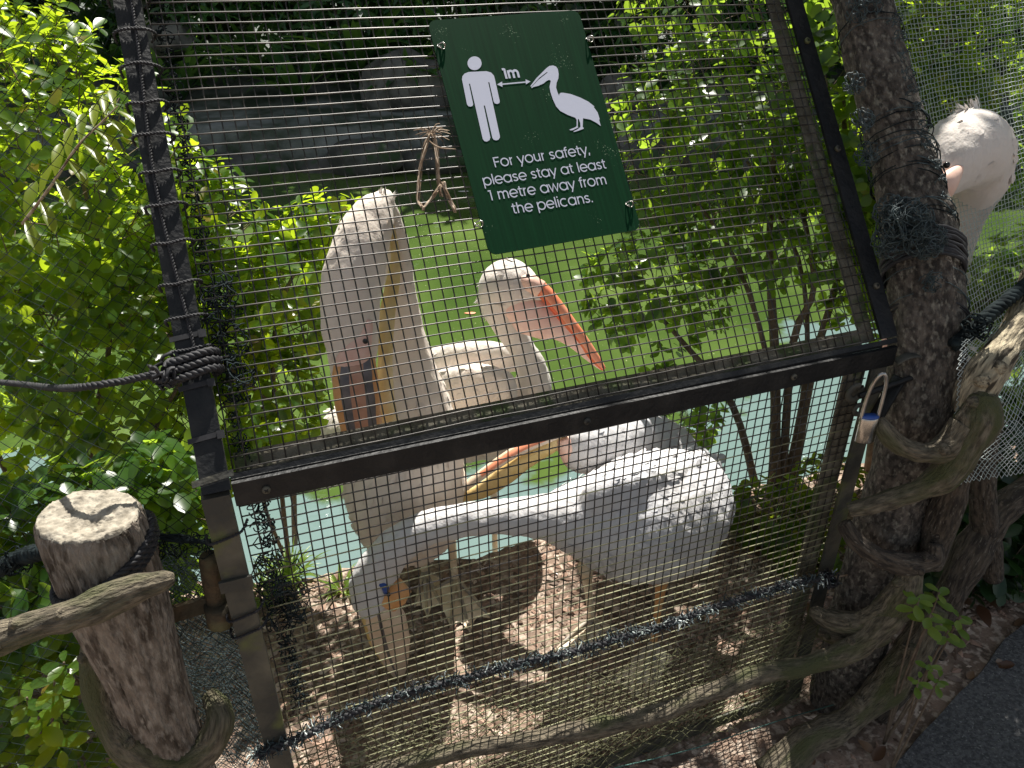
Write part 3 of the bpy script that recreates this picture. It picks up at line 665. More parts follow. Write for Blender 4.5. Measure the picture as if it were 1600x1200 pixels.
# overlay net at the foot of the gate
zt = lambda a: .40 - .08*a
fn = thing('foot_netting', 'loose knotted netting covering the foot of the gate below the ragged rope', 'netting', LO(-.5, 0, -.02))
net('net', lambda a, b: LO(-1.16+a*1.24, b*zt(a), -.018+sag(a, b, .018, 5)), 46, 14, .0007, M['net_moss'], fn, jit=.3)
net('second_net_layer', lambda a, b: LO(-1.14+a*1.2, b*zt(a)*.98, -.026+sag(a, b, .02, 7)), 30, 9, .0006, M['net_moss'], fn, jit=.4)
re = thing('ragged_rope', 'ragged rope of bunched netting sagging across the foot of the gate mesh', 'rope', LO(-.5, .36, -.03))
rpts = [lo(*p, -.03) for p in ((400, 1180), (470, 1152), (560, 1110), (640, 1082), (720, 1062), (800, 1040), (880, 1022), (960, 1000), (1030, 980), (1100, 955), (1180, 930), (1240, 912), (1300, 902))]
mb = MB(); rope(mb, rpts, .0075, 30, 3, .006, 5); mb.build('core_rope', M['rope'], re)
sp, _ = smoothpath(rpts, [0]*len(rpts), 7)
mb = MB()
for p in sp:
    for _ in range(16):
        mb.m = (1 if random.random() < (.35 if noise.noise(p*14) > 0 else .08) else 0) or 2*(random.random() < .75)
        q = p+rv()*.007; P = [q]; d = rv().normalized()
        for _ in range(4): d = (d+rv()).normalized(); P.append(P[-1]+d*.005)
        tube(mb, P, random.uniform(.0007, .0014), seg=3, k=2, cap=False)
mb.build('frayed_strands', [M['rope'], M['net_pale'], M['net_teal']], re, kind='stuff')
mb = MB(); rope(mb, [lo(1285, 905, -.03), lo(1345, 895, -.04), at(1400, 885, 1.16)], .0022, 90, 2, .003, 4); mb.build('tie_cord', M['fibre'], re)
tangle('knot', lo(1296, 904, -.035), .018, 22, .0022, M['rope'], re)
gc = thing('green_cord', 'thin green cord stretched near the ground below the netting', 'cord', lo(1150, 1140, -.06))
mb = MB(); tube(mb, [lo(960, 1200, -.09), lo(1090, 1168, -.09), lo(1220, 1125, -.09), lo(1325, 1093, -.09), at(1400, 1050, 1.15), at(1440, 985, 1.2)], .0013, seg=5, k=4); mb.build('cord', M['cord'], gc)
# right hand pale net
rn = thing('pale_netting', 'fine pale netting catching the sun, hung right of the leaning trunk', 'netting', at(1560, 460, 1.35))
A_, B_, C_, D_ = at(1455, 560, 1.40), at(1760, 400, 1.52), at(1330, -60, 1.86), at(1720, -80, 1.95)
def rnf(a, b):
    return (A_.lerp(B_, a)).lerp(C_.lerp(D_, a), b) + N*sag(a, b, .05, 11)
net('net', rnf, 64, 78, .0008, M['net_pale'], rn, diamond=False, jit=.16)
A2, B2, C2, D2 = at(1480, 760, 1.12), at(1740, 720, 1.35), at(1500, 530, 1.22), at(1760, 400, 1.50)
net('lower_net', lambda a, b: (A2.lerp(B2, a)).lerp(C2.lerp(D2, a), b)+N*sag(a, b, .04, 12), 40, 30, .0007, M['net_pale'], rn, diamond=True, jit=.2)

# ------------------------------------------------------------------ latch, bolt and padlock
lat = thing('sliding_bolt', 'dark sliding bolt through ring plates at the right end of the gate top bar', 'bolt', LO(.03, .93, -.02))
mb = MB(); tube(mb, [LO(-.055, .885, -.030), LO(.075, .905, -.034), LO(.125, .915, -.034)], .0058, seg=12); mb.build('bolt_rod', M['metal'], lat)
def ringplate(nm, c, ax, r, th, m, parent):
    mb = MB(); x = ax.orthogonal().normalized(); y = ax.cross(x); K = 20
    for q in range(K):
        pass
    P = [c + x*math.cos(a)*r*.68 + y*math.sin(a)*r*.68 for a in lin(0, 2*math.pi, 20)]
    tube(mb, P, (r*.34, th), seg=8, upv=tuple(ax), cap=False)
    return mb.build(nm, m, parent)
ringplate('ring_plate', LO(-.055, .885, -.018), N, .021, .0035, M['metal_old'], lat)
ringplate('ring_plate', LO(-.035, .845, -.018), N, .015, .003, M['metal_old'], lat)
mb = MB(); P = [LO(.03, .93, -.014), LO(.05, .945, -.022), LO(.075, .942, -.03), LO(.085, .92, -.034), LO(.078, .885, -.034)]; tube(mb, P, (.012, .003), seg=8, k=4); mb.build('hook_plate', M['metal_old'], lat)
mb = MB(); P = [LO(.045, .90, -.02), LO(.02, .862, -.026), LO(.002, .825, -.028)]; tube(mb, P, (.014, .0025), seg=8, k=4); mb.build('hasp', M['metal'], lat)
pad = thing('padlock', 'shiny steel padlock with a long shackle hanging from the gate hasp', 'padlock', at(1362, 665, 1.17))
Yp = 1.155
mb = MB(); sh = [at(1345, 655, Yp), at(1352, 630, Yp), at(1361, 606, Yp), at(1371, 590, Yp-.004), at(1381, 584, Yp-.006), at(1385, 596, Yp-.004), at(1381, 618, Yp), at(1371, 654, Yp)]
tube(mb, sh, .0034, seg=8, k=4); mb.build('shackle', M['chrome'], pad)
mb = MB(); a, b = at(1359, 652, Yp), at(1350, 690, Yp); ax = (at(1372, 656, Yp)-at(1345, 649, Yp)).normalized(); t_ = (b-a).normalized(); ax = (ax-t_*ax.dot(t_)).normalized(); dp = t_.cross(ax)
tube(mb, [a, a+t_*.002, b-t_*.002, b], [(.0165, .0085), (.0175, .0095), (.0175, .0095), (.0165, .0085)], seg=16, upv=tuple(dp)); mb.build('body', M['brass'], pad)
mb = MB(); tube(mb, [a-t_*.004, a+t_*.001], [(.016, .008), (.0165, .0088)], seg=16, upv=tuple(dp)); mb.build('collar', M['band'], pad)
# ------------------------------------------------------------------ LEANING TREE, with an unseen crown added overhead for shade
tp = [(1285, 1190, 1.24, 50), (1308, 1120, 1.245, 47), (1340, 980, 1.25, 46), (1382, 840, 1.26, 50), (1415, 720, 1.27, 48), (1443, 600, 1.28, 54), (1447, 480, 1.33, 55), (1434, 360, 1.40, 52), (1405, 230, 1.47, 46), (1373, 110, 1.55, 44), (1345, 0, 1.63, 42), (1308, -130, 1.73, 41)]
P_, R_ = PR(tp)
P_[0].z = -.06
L_ = P_[-1]
P_ += [L_+Vector((.03, .12, .22)), L_+Vector((.15, .25, .7)), L_+Vector((.3, .45, 1.4)), L_+Vector((.35, .6, 2.2))]; R_ += [.052, .048, .04, .025]
tree = thing('leaning_tree', 'leaning grey barked tree trunk wrapped in cord and net, right of the cage', 'tree', gnd(1308, 1120))
mb = MB(); tube(mb, P_, R_, seg=72, k=16, nz=.10, nf=17); mb.build('trunk', M['bark'], tree)
top_ = P_[-3]
for (dx, dy, dz) in ((.9, .7, .9), (-.5, .5, 1.0), (1.3, -.2, .8), (.4, 1.3, .7), (1.8, .9, 1.2)):
    stem(tree, [top_-Vector((.05, .08, .2)), top_+Vector((dx*.4, dy*.4, dz*.55)), top_+Vector((dx, dy, dz))], .03, .008, M['bark'], 'limb')
crown = [((1.45, 2.8, 3.5), (1.0, .55, .45), 130), ((2.6, 2.6, 3.4), (.9, 1.0, .5), 300), ((1.6, 1.8, 3.8), (1.2, .7, .4), 260), ((-.2, 1.3, 4.0), (1.0, .6, .4), 120), ((3.3, 3.5, 3.2), (.8, .9, .6), 200), ((.5, .6, 4.2), (2.2, .7, .3), 160), ((1.25, 3.3, 3.6), (.4, .35, .3), 110)]  # leaf masses outside the view, laid out for the shade they cast
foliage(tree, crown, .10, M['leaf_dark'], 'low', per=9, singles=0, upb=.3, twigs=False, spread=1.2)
# wrapping cords and net on the trunk
wr = thing('trunk_wrapping', 'dark blue green cord and matted net wound round the leaning trunk', 'cord', at(1440, 430, 1.3))
def ring(px, py, Y, rp, tilt, r, m, parent, name='cord_turn', turns=1.0, drift=0.0, seg=4):
    c = at(px, py, Y); rw = rad(px, py, Y, rp); ax = (at(px, py-40, Y+.045)-at(px, py+40, Y-.045)).normalized()
    x = Vector((1, 0, 0)); x = (x-ax*x.dot(ax)).normalized(); y = ax.cross(x); P = []
    n = int(26*turns)
    for i in range(n+1):
        a = 2*math.pi*turns*i/n; P.append(c + x*(rw*1.08*math.cos(a)) + y*(rw*1.08*math.sin(a)) + ax*(tilt*math.cos(a)+drift*i/n) + rv()*.0015)
    mb = MB(); tube(mb, P, r, seg=seg); return mb.build(name, m, parent)
for i in range(26):
    f = random.random(); py = 20+f*560; 
    px = np.interp(py, [0, 110, 230, 360, 480, 600], [1345, 1373, 1405, 1434, 1447, 1443]); Y = np.interp(py, [0, 110, 230, 360, 480, 600], [1.63, 1.55, 1.47, 1.40, 1.33, 1.28]); rp_ = np.interp(py, [0, 110, 230, 360, 480, 600], [42, 44, 46, 52, 55, 54])
    ring(px, py, Y, rp_, random.uniform(-.02, .02), .0012, M['net_teal'] if i % 2 else M['net'], wr)
for k_ in range(9):
    ring(1441, 388+k_*5, 1.375-.004*k_, 54, random.uniform(-.012, .012), .0040, M['rope'], wr, 'rope_turn', seg=6)
for k_ in range(4): ring(1446, 500+k_*5, 1.325, 56, random.uniform(-.004, .006), .0022, M['rope'], wr, 'rope_turn', seg=5)
for k_ in range(2): ring(1442, 618+k_*16, 1.275, 56, -.012+.012*k_, .0020, M['bark_brown'], wr, 'rope_turn', seg=5)
for (px, py, Y, s, n) in ((1395, 375, 1.30, .030, 60), (1415, 345, 1.29, .036, 110), (1445, 375, 1.27, .030, 80), (1390, 330, 1.31, .025, 50), (1345, 190, 1.42, .02, 30), (1355, 240, 1.40, .02, 30), (1335, 130, 1.47, .018, 24), (1350, 8, 1.56, .03, 40), (1455, 440, 1.27, .018, 20)):
    tangle('matted_net', at(px, py, Y), s, n, .0009, M['net_teal'], wr, 8, (1, .5, 1.3))
# climbing net edge on the trunk's right flank
for i in range(12):
    py = 30+i*28; px = np.interp(py, [0, 110, 230, 360], [1390, 1418, 1452, 1490])
    tangle('matted_net', at(px, py, 1.50-.0004*py), .012, 9, .0009, M['net_teal'], wr, 6, (1, 1, 2))

def log(name, lst, m, label, cat='branch', seg=20, k=8, nz=.22, nf=18, group=None, cap=True):
    P, Rr = PR(lst); root = P[0].copy()
    mb = MB(); rnd = random.Random(int(lst[0][0]))
    sp_, sr_ = smoothpath(P, Rr, 4)
    Rr2 = [r*(1+.16*rnd.uniform(-1, 1)) for r in Rr]; Rr2[0], Rr2[-1] = Rr[0]*.9, Rr[-1]*.8; Rr = Rr2
    for _ in range(3):
        i = rnd.randrange(2, len(sp_)-2); d = Vector((rnd.uniform(-1, 1), rnd.uniform(-1, -.1), rnd.uniform(-.2, 1))).normalized(); q = sp_[i]
        tube(mb, [q, q+d*sr_[i]*.8, q+d*sr_[i]*1.25, q+d*sr_[i]*1.32], [sr_[i]*.55, sr_[i]*.42, sr_[i]*.30, sr_[i]*.12], seg=14, k=4, nz=.25, nf=60)
    tube(mb, [P[0]-(P[1]-P[0]).normalized()*Rr[0]*.25, P[0]], [Rr[0]*.6, Rr[0]*.92], seg=18, k=3, nz=.3, nf=70); tube(mb, [p for p in P], Rr, seg=seg*2, k=k*2, nz=nz, nf=nf, seed=len(lst)*1.7+lst[0][0]*.01)
    return mb.build(name, m, None, label=label, cat=cat, group=group)
log('pale_log', [(1512, 640, 1.19, 27), (1524, 612, 1.19, 32), (1545, 578, 1.20, 30), (1570, 540, 1.24, 27), (1598, 500, 1.29, 27), (1625, 440, 1.36, 25), (1650, 380, 1.44, 22)], M['log_pale'], 'pale sunlit log with peeling bark reaching up to the right edge', 'log', seg=28)
log('forked_branch', [(1535, 615, 1.17, 22), (1528, 655, 1.155, 30), (1512, 690, 1.145, 29), (1478, 738, 1.14, 23), (1432, 766, 1.145, 19), (1380, 784, 1.15, 17), (1326, 797, 1.16, 14)], M['log'], 'long grey branch curving across the trunk just below the padlock', seg=24)
log('short_branch', [(1508, 668, 1.155, 28), (1478, 700, 1.145, 22), (1445, 708, 1.14, 18), (1410, 698, 1.145, 16), (1384, 676, 1.15, 13), (1372, 655, 1.165, 12)], M['log'], 'short mossy branch hooked round the trunk beside the padlock', seg=24)
log('dark_branch', [(1318, 818, 1.19, 14), (1340, 848, 1.165, 16), (1382, 874, 1.15, 17), (1425, 882, 1.15, 17), (1458, 872, 1.155, 18), (1462, 850, 1.165, 14)], M['bark_brown'], 'dark bark covered branch bent round the lower trunk', seg=24)
log('upright_branch', [(1452, 880, 1.20, 22), (1470, 820, 1.20, 25), (1490, 760, 1.20, 25), (1508, 700, 1.20, 23), (1522, 640, 1.22, 20)], M['bark_brown'], 'upright dark branch with cracked bark standing right of the trunk', seg=24)
log('thick_root', [(1270, 955, 1.20, 12), (1300, 968, 1.17, 18), (1345, 974, 1.15, 22), (1385, 958, 1.14, 25), (1412, 925, 1.14, 25), (1428, 885, 1.15, 18)], M['log'], 'thick brown branch curling round the trunk above the long bottom log', seg=24)
log('mossy_stub', [(1280, 985, 1.19, 14), (1310, 995, 1.17, 15), (1345, 1002, 1.155, 15), (1390, 995, 1.15, 12)], M['log'], 'short mossy stub of wood under the curling brown branch', seg=20)
log('bottom_log', [(500, 1240, .86, 13), (600, 1204, .88, 13), (720, 1172, .91, 13), (850, 1152, .945, 14), (1000, 1122, .99, 15), (1100, 1086, 1.02, 15), (1180, 1056, 1.055, 15), (1260, 1040, 1.09, 16), (1330, 1014, 1.115, 19), (1390, 965, 1.13, 20), (1428, 915, 1.15, 14)], M['log'], 'long thin log lying across the bottom of the gate netting', 'log', seg=20, k=8)
log('low_root_log', [(1200, 1215, 1.02, 30), (1262, 1160, 1.07, 27), (1325, 1128, 1.11, 24), (1380, 1078, 1.14, 24), (1430, 1010, 1.17, 26), (1462, 950, 1.2, 22)], M['log'], 'grey twisted root at the foot of the leaning trunk by the path', 'root', seg=24)
log('back_root', [(1370, 1120, 1.18, 20), (1420, 1050, 1.22, 24), (1470, 960, 1.27, 26), (1510, 880, 1.3, 25), (1560, 800, 1.36, 24), (1640, 740, 1.42, 20)], M['bark_brown'], 'shaded dark root running along the path behind the seedlings', 'root', seg=20)
log('shaded_post', [(1550, 900, 1.34, 18), (1540, 820, 1.33, 20), (1535, 740, 1.32, 22), (1545, 660, 1.32, 22)], M['bark_brown'], 'dim wooden post under the pale log at the right edge', 'post', seg=20)
# thick net rope above the pale log
o = thing('net_edge_rope', 'thick knotted black net edge running above the pale log', 'rope', at(1520, 520, 1.2))
mb = MB(); rope(mb, [at(1488, 540, 1.24), at(1520, 515, 1.25), at(1560, 480, 1.28), at(1610, 440, 1.33), at(1660, 400, 1.39)], .013, 30, 3, .005, 4); mb.build('rope', M['net'], o)
tangle('knot', at(1525, 512, 1.235), .022, 26, .0018, M['net'], o)

# ------------------------------------------------------------------ STUMP POST AND RAIL on the left
st = at(137, 806, .80); 
stump = thing('stump_post', 'cut timber post with rough pale top and furrowed sides, front left', 'post', Vector((st.x, st.y, 0)))
mb = MB(); seg = 150; K = 130; vs = []; fs = []
for i in range(K+1):
    z = st.z*(i/K); 
    for j in range(seg):
        a = 2*math.pi*j/seg; q_ = min(1, max(0, (z-.62)/.22)); r = .056 + .012*q_*q_*(3-2*q_) + .005*math.cos(2*a+.5)
        gx = noise.noise(Vector((math.cos(a)*5, math.sin(a)*5, z*2.0))); r += .0035*gx - .0065*abs(noise.noise(Vector((math.cos(a)*7, math.sin(a)*7, z*3.2+5)))) - .0035*abs(noise.noise(Vector((math.cos(a)*17, math.sin(a)*17, z*7+5)))) + .0012*noise.noise(Vector((math.cos(a)*30, math.sin(a)*30, z*40)))
        if i > K-3: r -= (.006, .0025, .001)[K-i] 
        vs.append((st.x+r*math.cos(a), st.y+r*math.sin(a), z))
for i in range(K):
    for j in range(seg): a = i*seg+j; b = i*seg+(j+1) % seg; fs.append((a, b, b+seg, a+seg))
mb.add(vs, fs); mb.build('post_body', M['stump'], stump)
mb = MB(); vs = []; fs = []; Q = 26
for q in range(Q+1):
    for j in range(seg):
        a = 2*math.pi*j/seg; r = (.066+.006*math.cos(2*a+.5)+.0035*noise.noise(Vector((math.cos(a)*5, math.sin(a)*5, st.z*2)))-.0050)*(q/Q)**.8
        x, y = r*math.cos(a), r*math.sin(a)
        hgt = .005*noise.noise(Vector((x*45, y*45, 2)))+.0048*abs(noise.noise(Vector((x*110, y*110, 4)))) + .0015*noise.noise(Vector((x*300, y*300, 7))) - .003*(q/Q)**6
        d2 = ((x-.006)/.03)**2+((y+.018)/.022)**2; hgt -= .008*math.exp(-d2)
        vs.append((st.x+x, st.y+y, st.z+.004+hgt if q < Q else st.z-.003))
for q in range(Q):
    for j in range(seg): a = q*seg+j; b = q*seg+(j+1) % seg; fs.append((a, a+seg, b+seg, b))
mb.add(vs, fs); mb.build('cut_top', M['stump_top'], stump)
log('side_stake', [(222, 850, .86, 26), (225, 880, .86, 27), (232, 930, .86, 26), (262, 1040, .86, 24), (290, 1150, .86, 23)], M['stump'], 'narrow wooden stake standing behind the cut timber post', 'stake', seg=20)
log('rail_log', [(-60, 1012, .67, 22), (0, 998, .68, 25), (70, 972, .69, 26), (150, 946, .705, 26), (210, 921, .715, 24), (250, 908, .72, 19), (272, 903, .725, 11)], M['log'], 'weathered log rail crossing the front of the cut timber post', 'rail', seg=26, k=10)
log('looped_branch', [(152, 985, .79, 20), (150, 1050, .78, 24), (168, 1120, .77, 26), (215, 1168, .765, 28), (275, 1190, .77, 27), (325, 1165, .79, 24), (345, 1120, .81, 21), (325, 1085, .84, 16)], M['log'], 'bent branch looped round the foot of the timber post', seg=24, k=8)
o = thing('post_rope', 'black rope wound round the timber post above the log rail', 'rope', st)
for k_ in range(3):
    mb = MB(); P = []
    for i in range(25):
        a = 2*math.pi*i/24; rr_ = .0700 + .002*math.cos(a)
        P.append(Vector((st.x+rr_*math.cos(a), st.y+rr_*math.sin(a), st.z-.090+.009*k_+.036*math.cos(a-.3)+.002*math.sin(3*a))))
    rope(mb, P, .0062, 40, 3, .004, 2); mb.build('rope_turn', M['rope'], o)
mb = MB(); rope(mb, [at(-30, 900, .86), at(0, 888, .85), at(40, 868, .83), at(90, 858, .80)], .013, 32, 3, .005, 4); mb.build('rope_bundle', M['net'], o)
tangle('net_scrap', at(25, 875, .83), .02, 30, .0010, M['net'], o)
o = thing('net_bundle', 'black bundle of netting stretched from the timber post to the metal post', 'netting', at(270, 845, .87))
mb = MB(); 
for k_ in range(9): tube(mb, [at(208, 834, .86)+rv()*.005, at(240, 838, .865)+rv()*.008, at(280, 842, .87)+rv()*.01, at(335, 852, .87)+rv()*.01], .0022, seg=5, k=5, nz=.3, nf=90)
mb.build('twisted_net', M['net'], o)
for px in (225, 255, 290, 320): tangle('net_scrap', at(px, 850, .865), .02, 16, .0009, M['net'], o, 6)
net('hanging_net', lambda a, b: at(225+105*a, 850, .87)+Vector((0, 0, -.5*b))+N*sag(a, b, .05, 21), 11, 36, .0007, M['net_teal'], o, jit=.35)
hg = thing('rusty_hinge_pipe', 'rusty upright pipe with a flat iron arm between the timber post and the metal post', 'pipe', at(338, 975, .87))
mb = MB(); P, Rr = PR([(325, 866, .86, 11), (326, 870, .86, 15), (329, 880, .86, 17), (337, 925, .86, 17.5), (347, 972, .86, 17)]); tube(mb, P, Rr, seg=24, k=4, nz=.03, nf=60); mb.build('upright_pipe', M['rust'], hg)
mb = MB(); tube(mb, [at(340, 944, .85), at(346, 972, .85)], [rad(340, 944, .85, 21), rad(346, 972, .85, 21)], seg=24, nz=.03, nf=60); mb.build('collar', M['rust'], hg)
mb = MB(); a, b = at(262, 962, .845), at(335, 940, .855); bar(mb, a, b, Zv, rad(262, 962, .83, 15), N, .004); mb.build('flat_arm', M['rust'], hg, smooth=False)

# dry root fibre caught in the mesh
df = thing('dry_plant_scrap', 'dry brown root scrap snagged on the mesh left of the sign', 'plant scrap', up(680, 205, .0))
def fib(px): return [up(a, b, -.008+.01*random.random()) for a, b in px]
mb = MB()
for base in ([(672, 208), (664, 230), (657, 262), (655, 290), (653, 312), (660, 322)], [(676, 205), (682, 230), (684, 262), (686, 290), (690, 305)], [(690, 290), (678, 305), (668, 318), (660, 326)], [(692, 285), (700, 305), (712, 330)]):
    for _ in range(9):
        P = [up(a+random.uniform(-3, 3), b+random.uniform(-3, 3), random.uniform(-.012, .006)) for a, b in base]; tube(mb, P, random.uniform(.0006, .0016), seg=4, k=3)
for _ in range(26):
    a0 = random.uniform(0, 6.28); s = random.uniform(10, 34); tube(mb, [up(674, 208, -.006), up(674+s*.5*math.cos(a0), 206+s*.4*math.sin(a0), -.012), up(674+s*math.cos(a0), 210+s*.6*math.sin(a0), -.008)], .0006, seg=3, k=3)
mb.build('fibres', M['fibre'], df, kind='stuff')
mb = MB(); tube(mb, [up(668, 218, -.006), up(685, 230, -.016), (up(712, 233, -.012))], [.001, .0013, .0006], seg=5, k=5); mb.build('stalk', M['fibre'], df)
# ------------------------------------------------------------------ PELICANS
def remesh(mb, vox, sm=6):
    me = bpy.data.meshes.new('tmp'); me.from_pydata(mb.v, [], mb.f); me.update(); o = bpy.data.objects.new('tmp', me); COL.objects.link(o)
    md = o.modifiers.new('r', 'REMESH'); md.mode = 'VOXEL'; md.voxel_size = vox; md.use_smooth_shade = True
    s = o.modifiers.new('s', 'SMOOTH'); s.iterations = sm; s.factor = .6
    dg = bpy.context.evaluated_depsgraph_get(); ev = o.evaluated_get(dg); me2 = bpy.data.meshes.new_from_object(ev)
    bpy.data.objects.remove(o); bpy.data.meshes.remove(me); return me2
def foot(parent, ankle, toes, hind, knee=None):
    """ankle and toe tips on the ground; toes in order, hind toe joined by web too"""
    A = ankle + Vector((0, 0, .022)); tips = [t_+Vector((0, 0, .004)) for t_ in toes]; H = hind+Vector((0, 0, .004))
    mb = MB()
    for t_ in tips:
        mid = A.lerp(t_, .5) + Vector((0, 0, .004)); tube(mb, [A, A.lerp(t_, .25)+Vector((0, 0, .004)), mid, A.lerp(t_, .8), t_], [.008, .0065, .0055, .0045, .0025], seg=8, k=3, nz=.15, nf=120)
    tube(mb, [A, A.lerp(H, .5), H], [.007, .0045, .002], seg=8, k=3); fo = mb.build('foot', M['toe'], parent)
    wb = MB(); seq = [H]+tips if (H-tips[0]).length < (H-tips[-1]).length else tips+[H]
    for a, b in zip(seq, seq[1:]):
        n1, n2 = 8, 6; g = []
        for i in range(n1+1):
            for j in range(n2+1):
                t_, s = i/n1, j/n2; e = a.lerp(b, s); sc_ = 1-.16*math.sin(math.pi*s)*t_; q = A.lerp(e, t_*sc_); q.z -= .004*math.sin(math.pi*s); q.z += .001
                g.append(q)
        wb.add(g, [(i*(n2+1)+j, i*(n2+1)+j+1, (i+1)*(n2+1)+j+1, (i+1)*(n2+1)+j) for i in range(n1) for j in range(n2)])
    wb.build('web', M['foot'], fo)
    return A
def pelican(name, label, spines, mt, loc, vox=.006, plumes=1600, seed=0, plen=.022, wing=0):
    root = thing(name, label, 'pelican', loc)
    mb = MB(); flow = []
    for sp in spines:
        pts = [at(a[0], a[1], a[2]) for a in sp['p']]
        rs = [(rad(a[0], a[1], a[2], a[3]), rad(a[0], a[1], a[2], a[4] if len(a) > 4 else a[3])) for a in sp['p']]
        ps, rr_ = smoothpath(pts, rs, 6)
        # rounded ends
        t0 = (ps[0]-ps[1]).normalized(); t1 = (ps[-1]-ps[-2]).normalized()
        def capend(p, r, t):
            return [(p+t*(r[0]*math.sin(R(q))), (r[0]*math.cos(R(q)), r[1]*math.cos(R(q)))) for q in (25, 50, 75)]
        c0 = capend(ps[0], rr_[0], t0)[::-1]; c1 = capend(ps[-1], rr_[-1], t1)
        ps2 = [c[0] for c in c0]+ps+[c[0] for c in c1]; rr2 = [c[1] for c in c0]+rr_+[c[1] for c in c1]
        tube(mb, ps2, rr2, seg=24, upv=sp.get('up'))
        for i in range(len(ps)-1):
            d = (ps[i+1]-ps[i]).normalized(); flow.append((ps[i], d*(1 if sp.get('fwd', True) else -1), max(rr_[i])))
    me = remesh(mb, vox)
    vn = np.zeros(len(me.vertices)*3); me.vertices.foreach_get('normal', vn); vn = vn.reshape(-1, 3)
    vc = np.zeros(len(me.vertices)*3); me.vertices.foreach_get('co', vc); vc = vc.reshape(-1, 3)
    for i_ in range(len(vc)):
        c = Vector(vc[i_]); n_ = noise.noise(Vector((c.x*28+seed, c.y*28, c.z*16)))*.0035 + noise.noise(Vector((c.x*80, c.y*80+seed, c.z*40)))*.0012
        vc[i_] += vn[i_]*n_
    me.vertices.foreach_set('co', vc.reshape(-1)); me.update()
    npoly = len(me.polygons); pc = np.zeros(npoly*3); me.polygons.foreach_get('center', pc); pc = pc.reshape(-1, 3); pnn = np.zeros(npoly*3); me.polygons.foreach_get('normal', pnn); pnn = pnn.reshape(-1, 3)
    ar_ = np.zeros(npoly); me.polygons.foreach_get('area', ar_)
    fp = np.array([f[0] for f in flow]); fr_ = np.array([f[2] for f in flow])
    # plumage
    pl = []; cs = np.cumsum(ar_); cs /= cs[-1]
    idx = np.searchsorted(cs, np.random.default_rng(seed+3).random(plumes))
    for i in idx:
        c = Vector(pc[i]); k = int(np.argmin(np.linalg.norm(fp-np.array(c), axis=1)-fr_)); d = flow[k][1]
        n_ = Vector(pnn[i]); t_ = d-n_*d.dot(n_)
        if t_.length < .2: continue
        t_.normalize(); t_ = (t_+rv()*.28).normalized(); s = plen*random.uniform(.6, 1.4)*(.42 if flow[k][2] < .07 else 1)
        pl.append((c-n_*.0022+rv()*.002, (t_+n_*.06).normalized(), n_, s))
    wf = []
    for i in np.searchsorted(cs, np.random.default_rng(seed+9).random(wing)):
        c = Vector(pc[i]); k = int(np.argmin(np.linalg.norm(fp-np.array(c), axis=1)-fr_)); d = flow[k][1]; n_ = Vector(pnn[i])
        if flow[k][2] < .085 or n_.z < -.15: continue
        d = (d + Vector((0, 0, -.45))).normalized(); t_ = (d-n_*d.dot(n_)); 
        if t_.length < .3: continue
        t_ = (t_.normalized()+rv()*.07).normalized(); wf.append((c-n_*.003, (t_+n_*.045).normalized(), n_, random.uniform(.045, .085)))
    if wing: join_leaves('wing_feathers', wf, 'feather', mt, root)
    me.transform(Matrix.Translation(-Vector(loc))); me.materials.clear(); me.materials.append(mt); me.name = 'body'
    for p in me.polygons: p.use_smooth = True
    o = bpy.data.objects.new('body', me); COL.objects.link(o); o.parent = root
    join_leaves('plumage', pl, 'low', mt, root)
    return root
def eye(parent, px, py, Y, r=.0048):
    c = at(px, py, Y); d = (C0-c).normalized(); mb = MB(); x = d.orthogonal().normalized(); P = [c-d*r, c-d*r*.5, c, c+d*r*.5, c+d*r*.9]
    tube(mb, P, [r*.5, r*.9, r, r*.85, r*.3], seg=14); return mb.build('eye', M['eye'], parent)
def striped(parent, name, lst, upv, stripes, mats, seg=40, k=6, label=None):
    pts = [at(a[0], a[1], a[2]) for a in lst]; rs = [(rad(a[0], a[1], a[2], a[3]), rad(a[0], a[1], a[2], a[4])) for a in lst]
    ps, rr_ = smoothpath(pts, rs, k); mb = MB(); tube(mb, ps, rr_, seg=seg, upv=upv, nz=.04, nf=60)
    mi = []
    for i in range(len(ps)-1):
        for j in range(seg):
            a = 2*math.pi*(j+.5)/seg; c_, s_ = math.cos(a), math.sin(a); mi.append(stripes(c_, s_, i/(len(ps)-1)))
    mi += [0, 0]; mb.mi = mi; return mb.build(name, mats, parent, label=label)
def simple_leg(parent, a, b, m='foot'):
    mb = MB(); tube(mb, [a, a.lerp(b, .25), a.lerp(b, .5), a.lerp(b, .9), b], [.021, .013, .010, .010, .011], seg=12, k=3, nz=.05, nf=90); return mb.build('leg', M[m], parent)

# --- tall pelican at the left, head bowed
p1 = pelican('pelican', 'tall white pelican bowing its head, grey and orange bill pointing down, left of centre', [
    {'p': [(553, 605, 1.262, 32, 26), (550, 560, 1.27, 39, 34), (548, 500, 1.29, 46, 42), (553, 430, 1.32, 49, 44), (568, 370, 1.355, 44, 40), (588, 330, 1.385, 32, 30), (600, 312, 1.40, 17, 18)], 'up': (0, -1, .4)},
    {'p': [(597, 322, 1.40, 19), (612, 345, 1.435, 17), (621, 400, 1.46, 20), (626, 480, 1.48, 28), (633, 560, 1.49, 42), (640, 630, 1.50, 62), (640, 690, 1.51, 84), (632, 750, 1.53, 96), (640, 800, 1.60, 84), (660, 800, 1.74, 60), (675, 790, 1.88, 22)]},
], M['feather_buff'], gnd(660, 960), seed=1, plumes=3200, plen=.026, wing=120)
p1['label'] = 'tall white pelican with its head bowed and grey and orange bill pointing straight down'
def s1(c, s, t):
    if s < -.1: return 3
    x = c
    if x < -.80: return 3
    if x < -.42: return 1
    if x < .10: return 0
    if x < .20: return 2
    if x < .62: return 1
    return 3
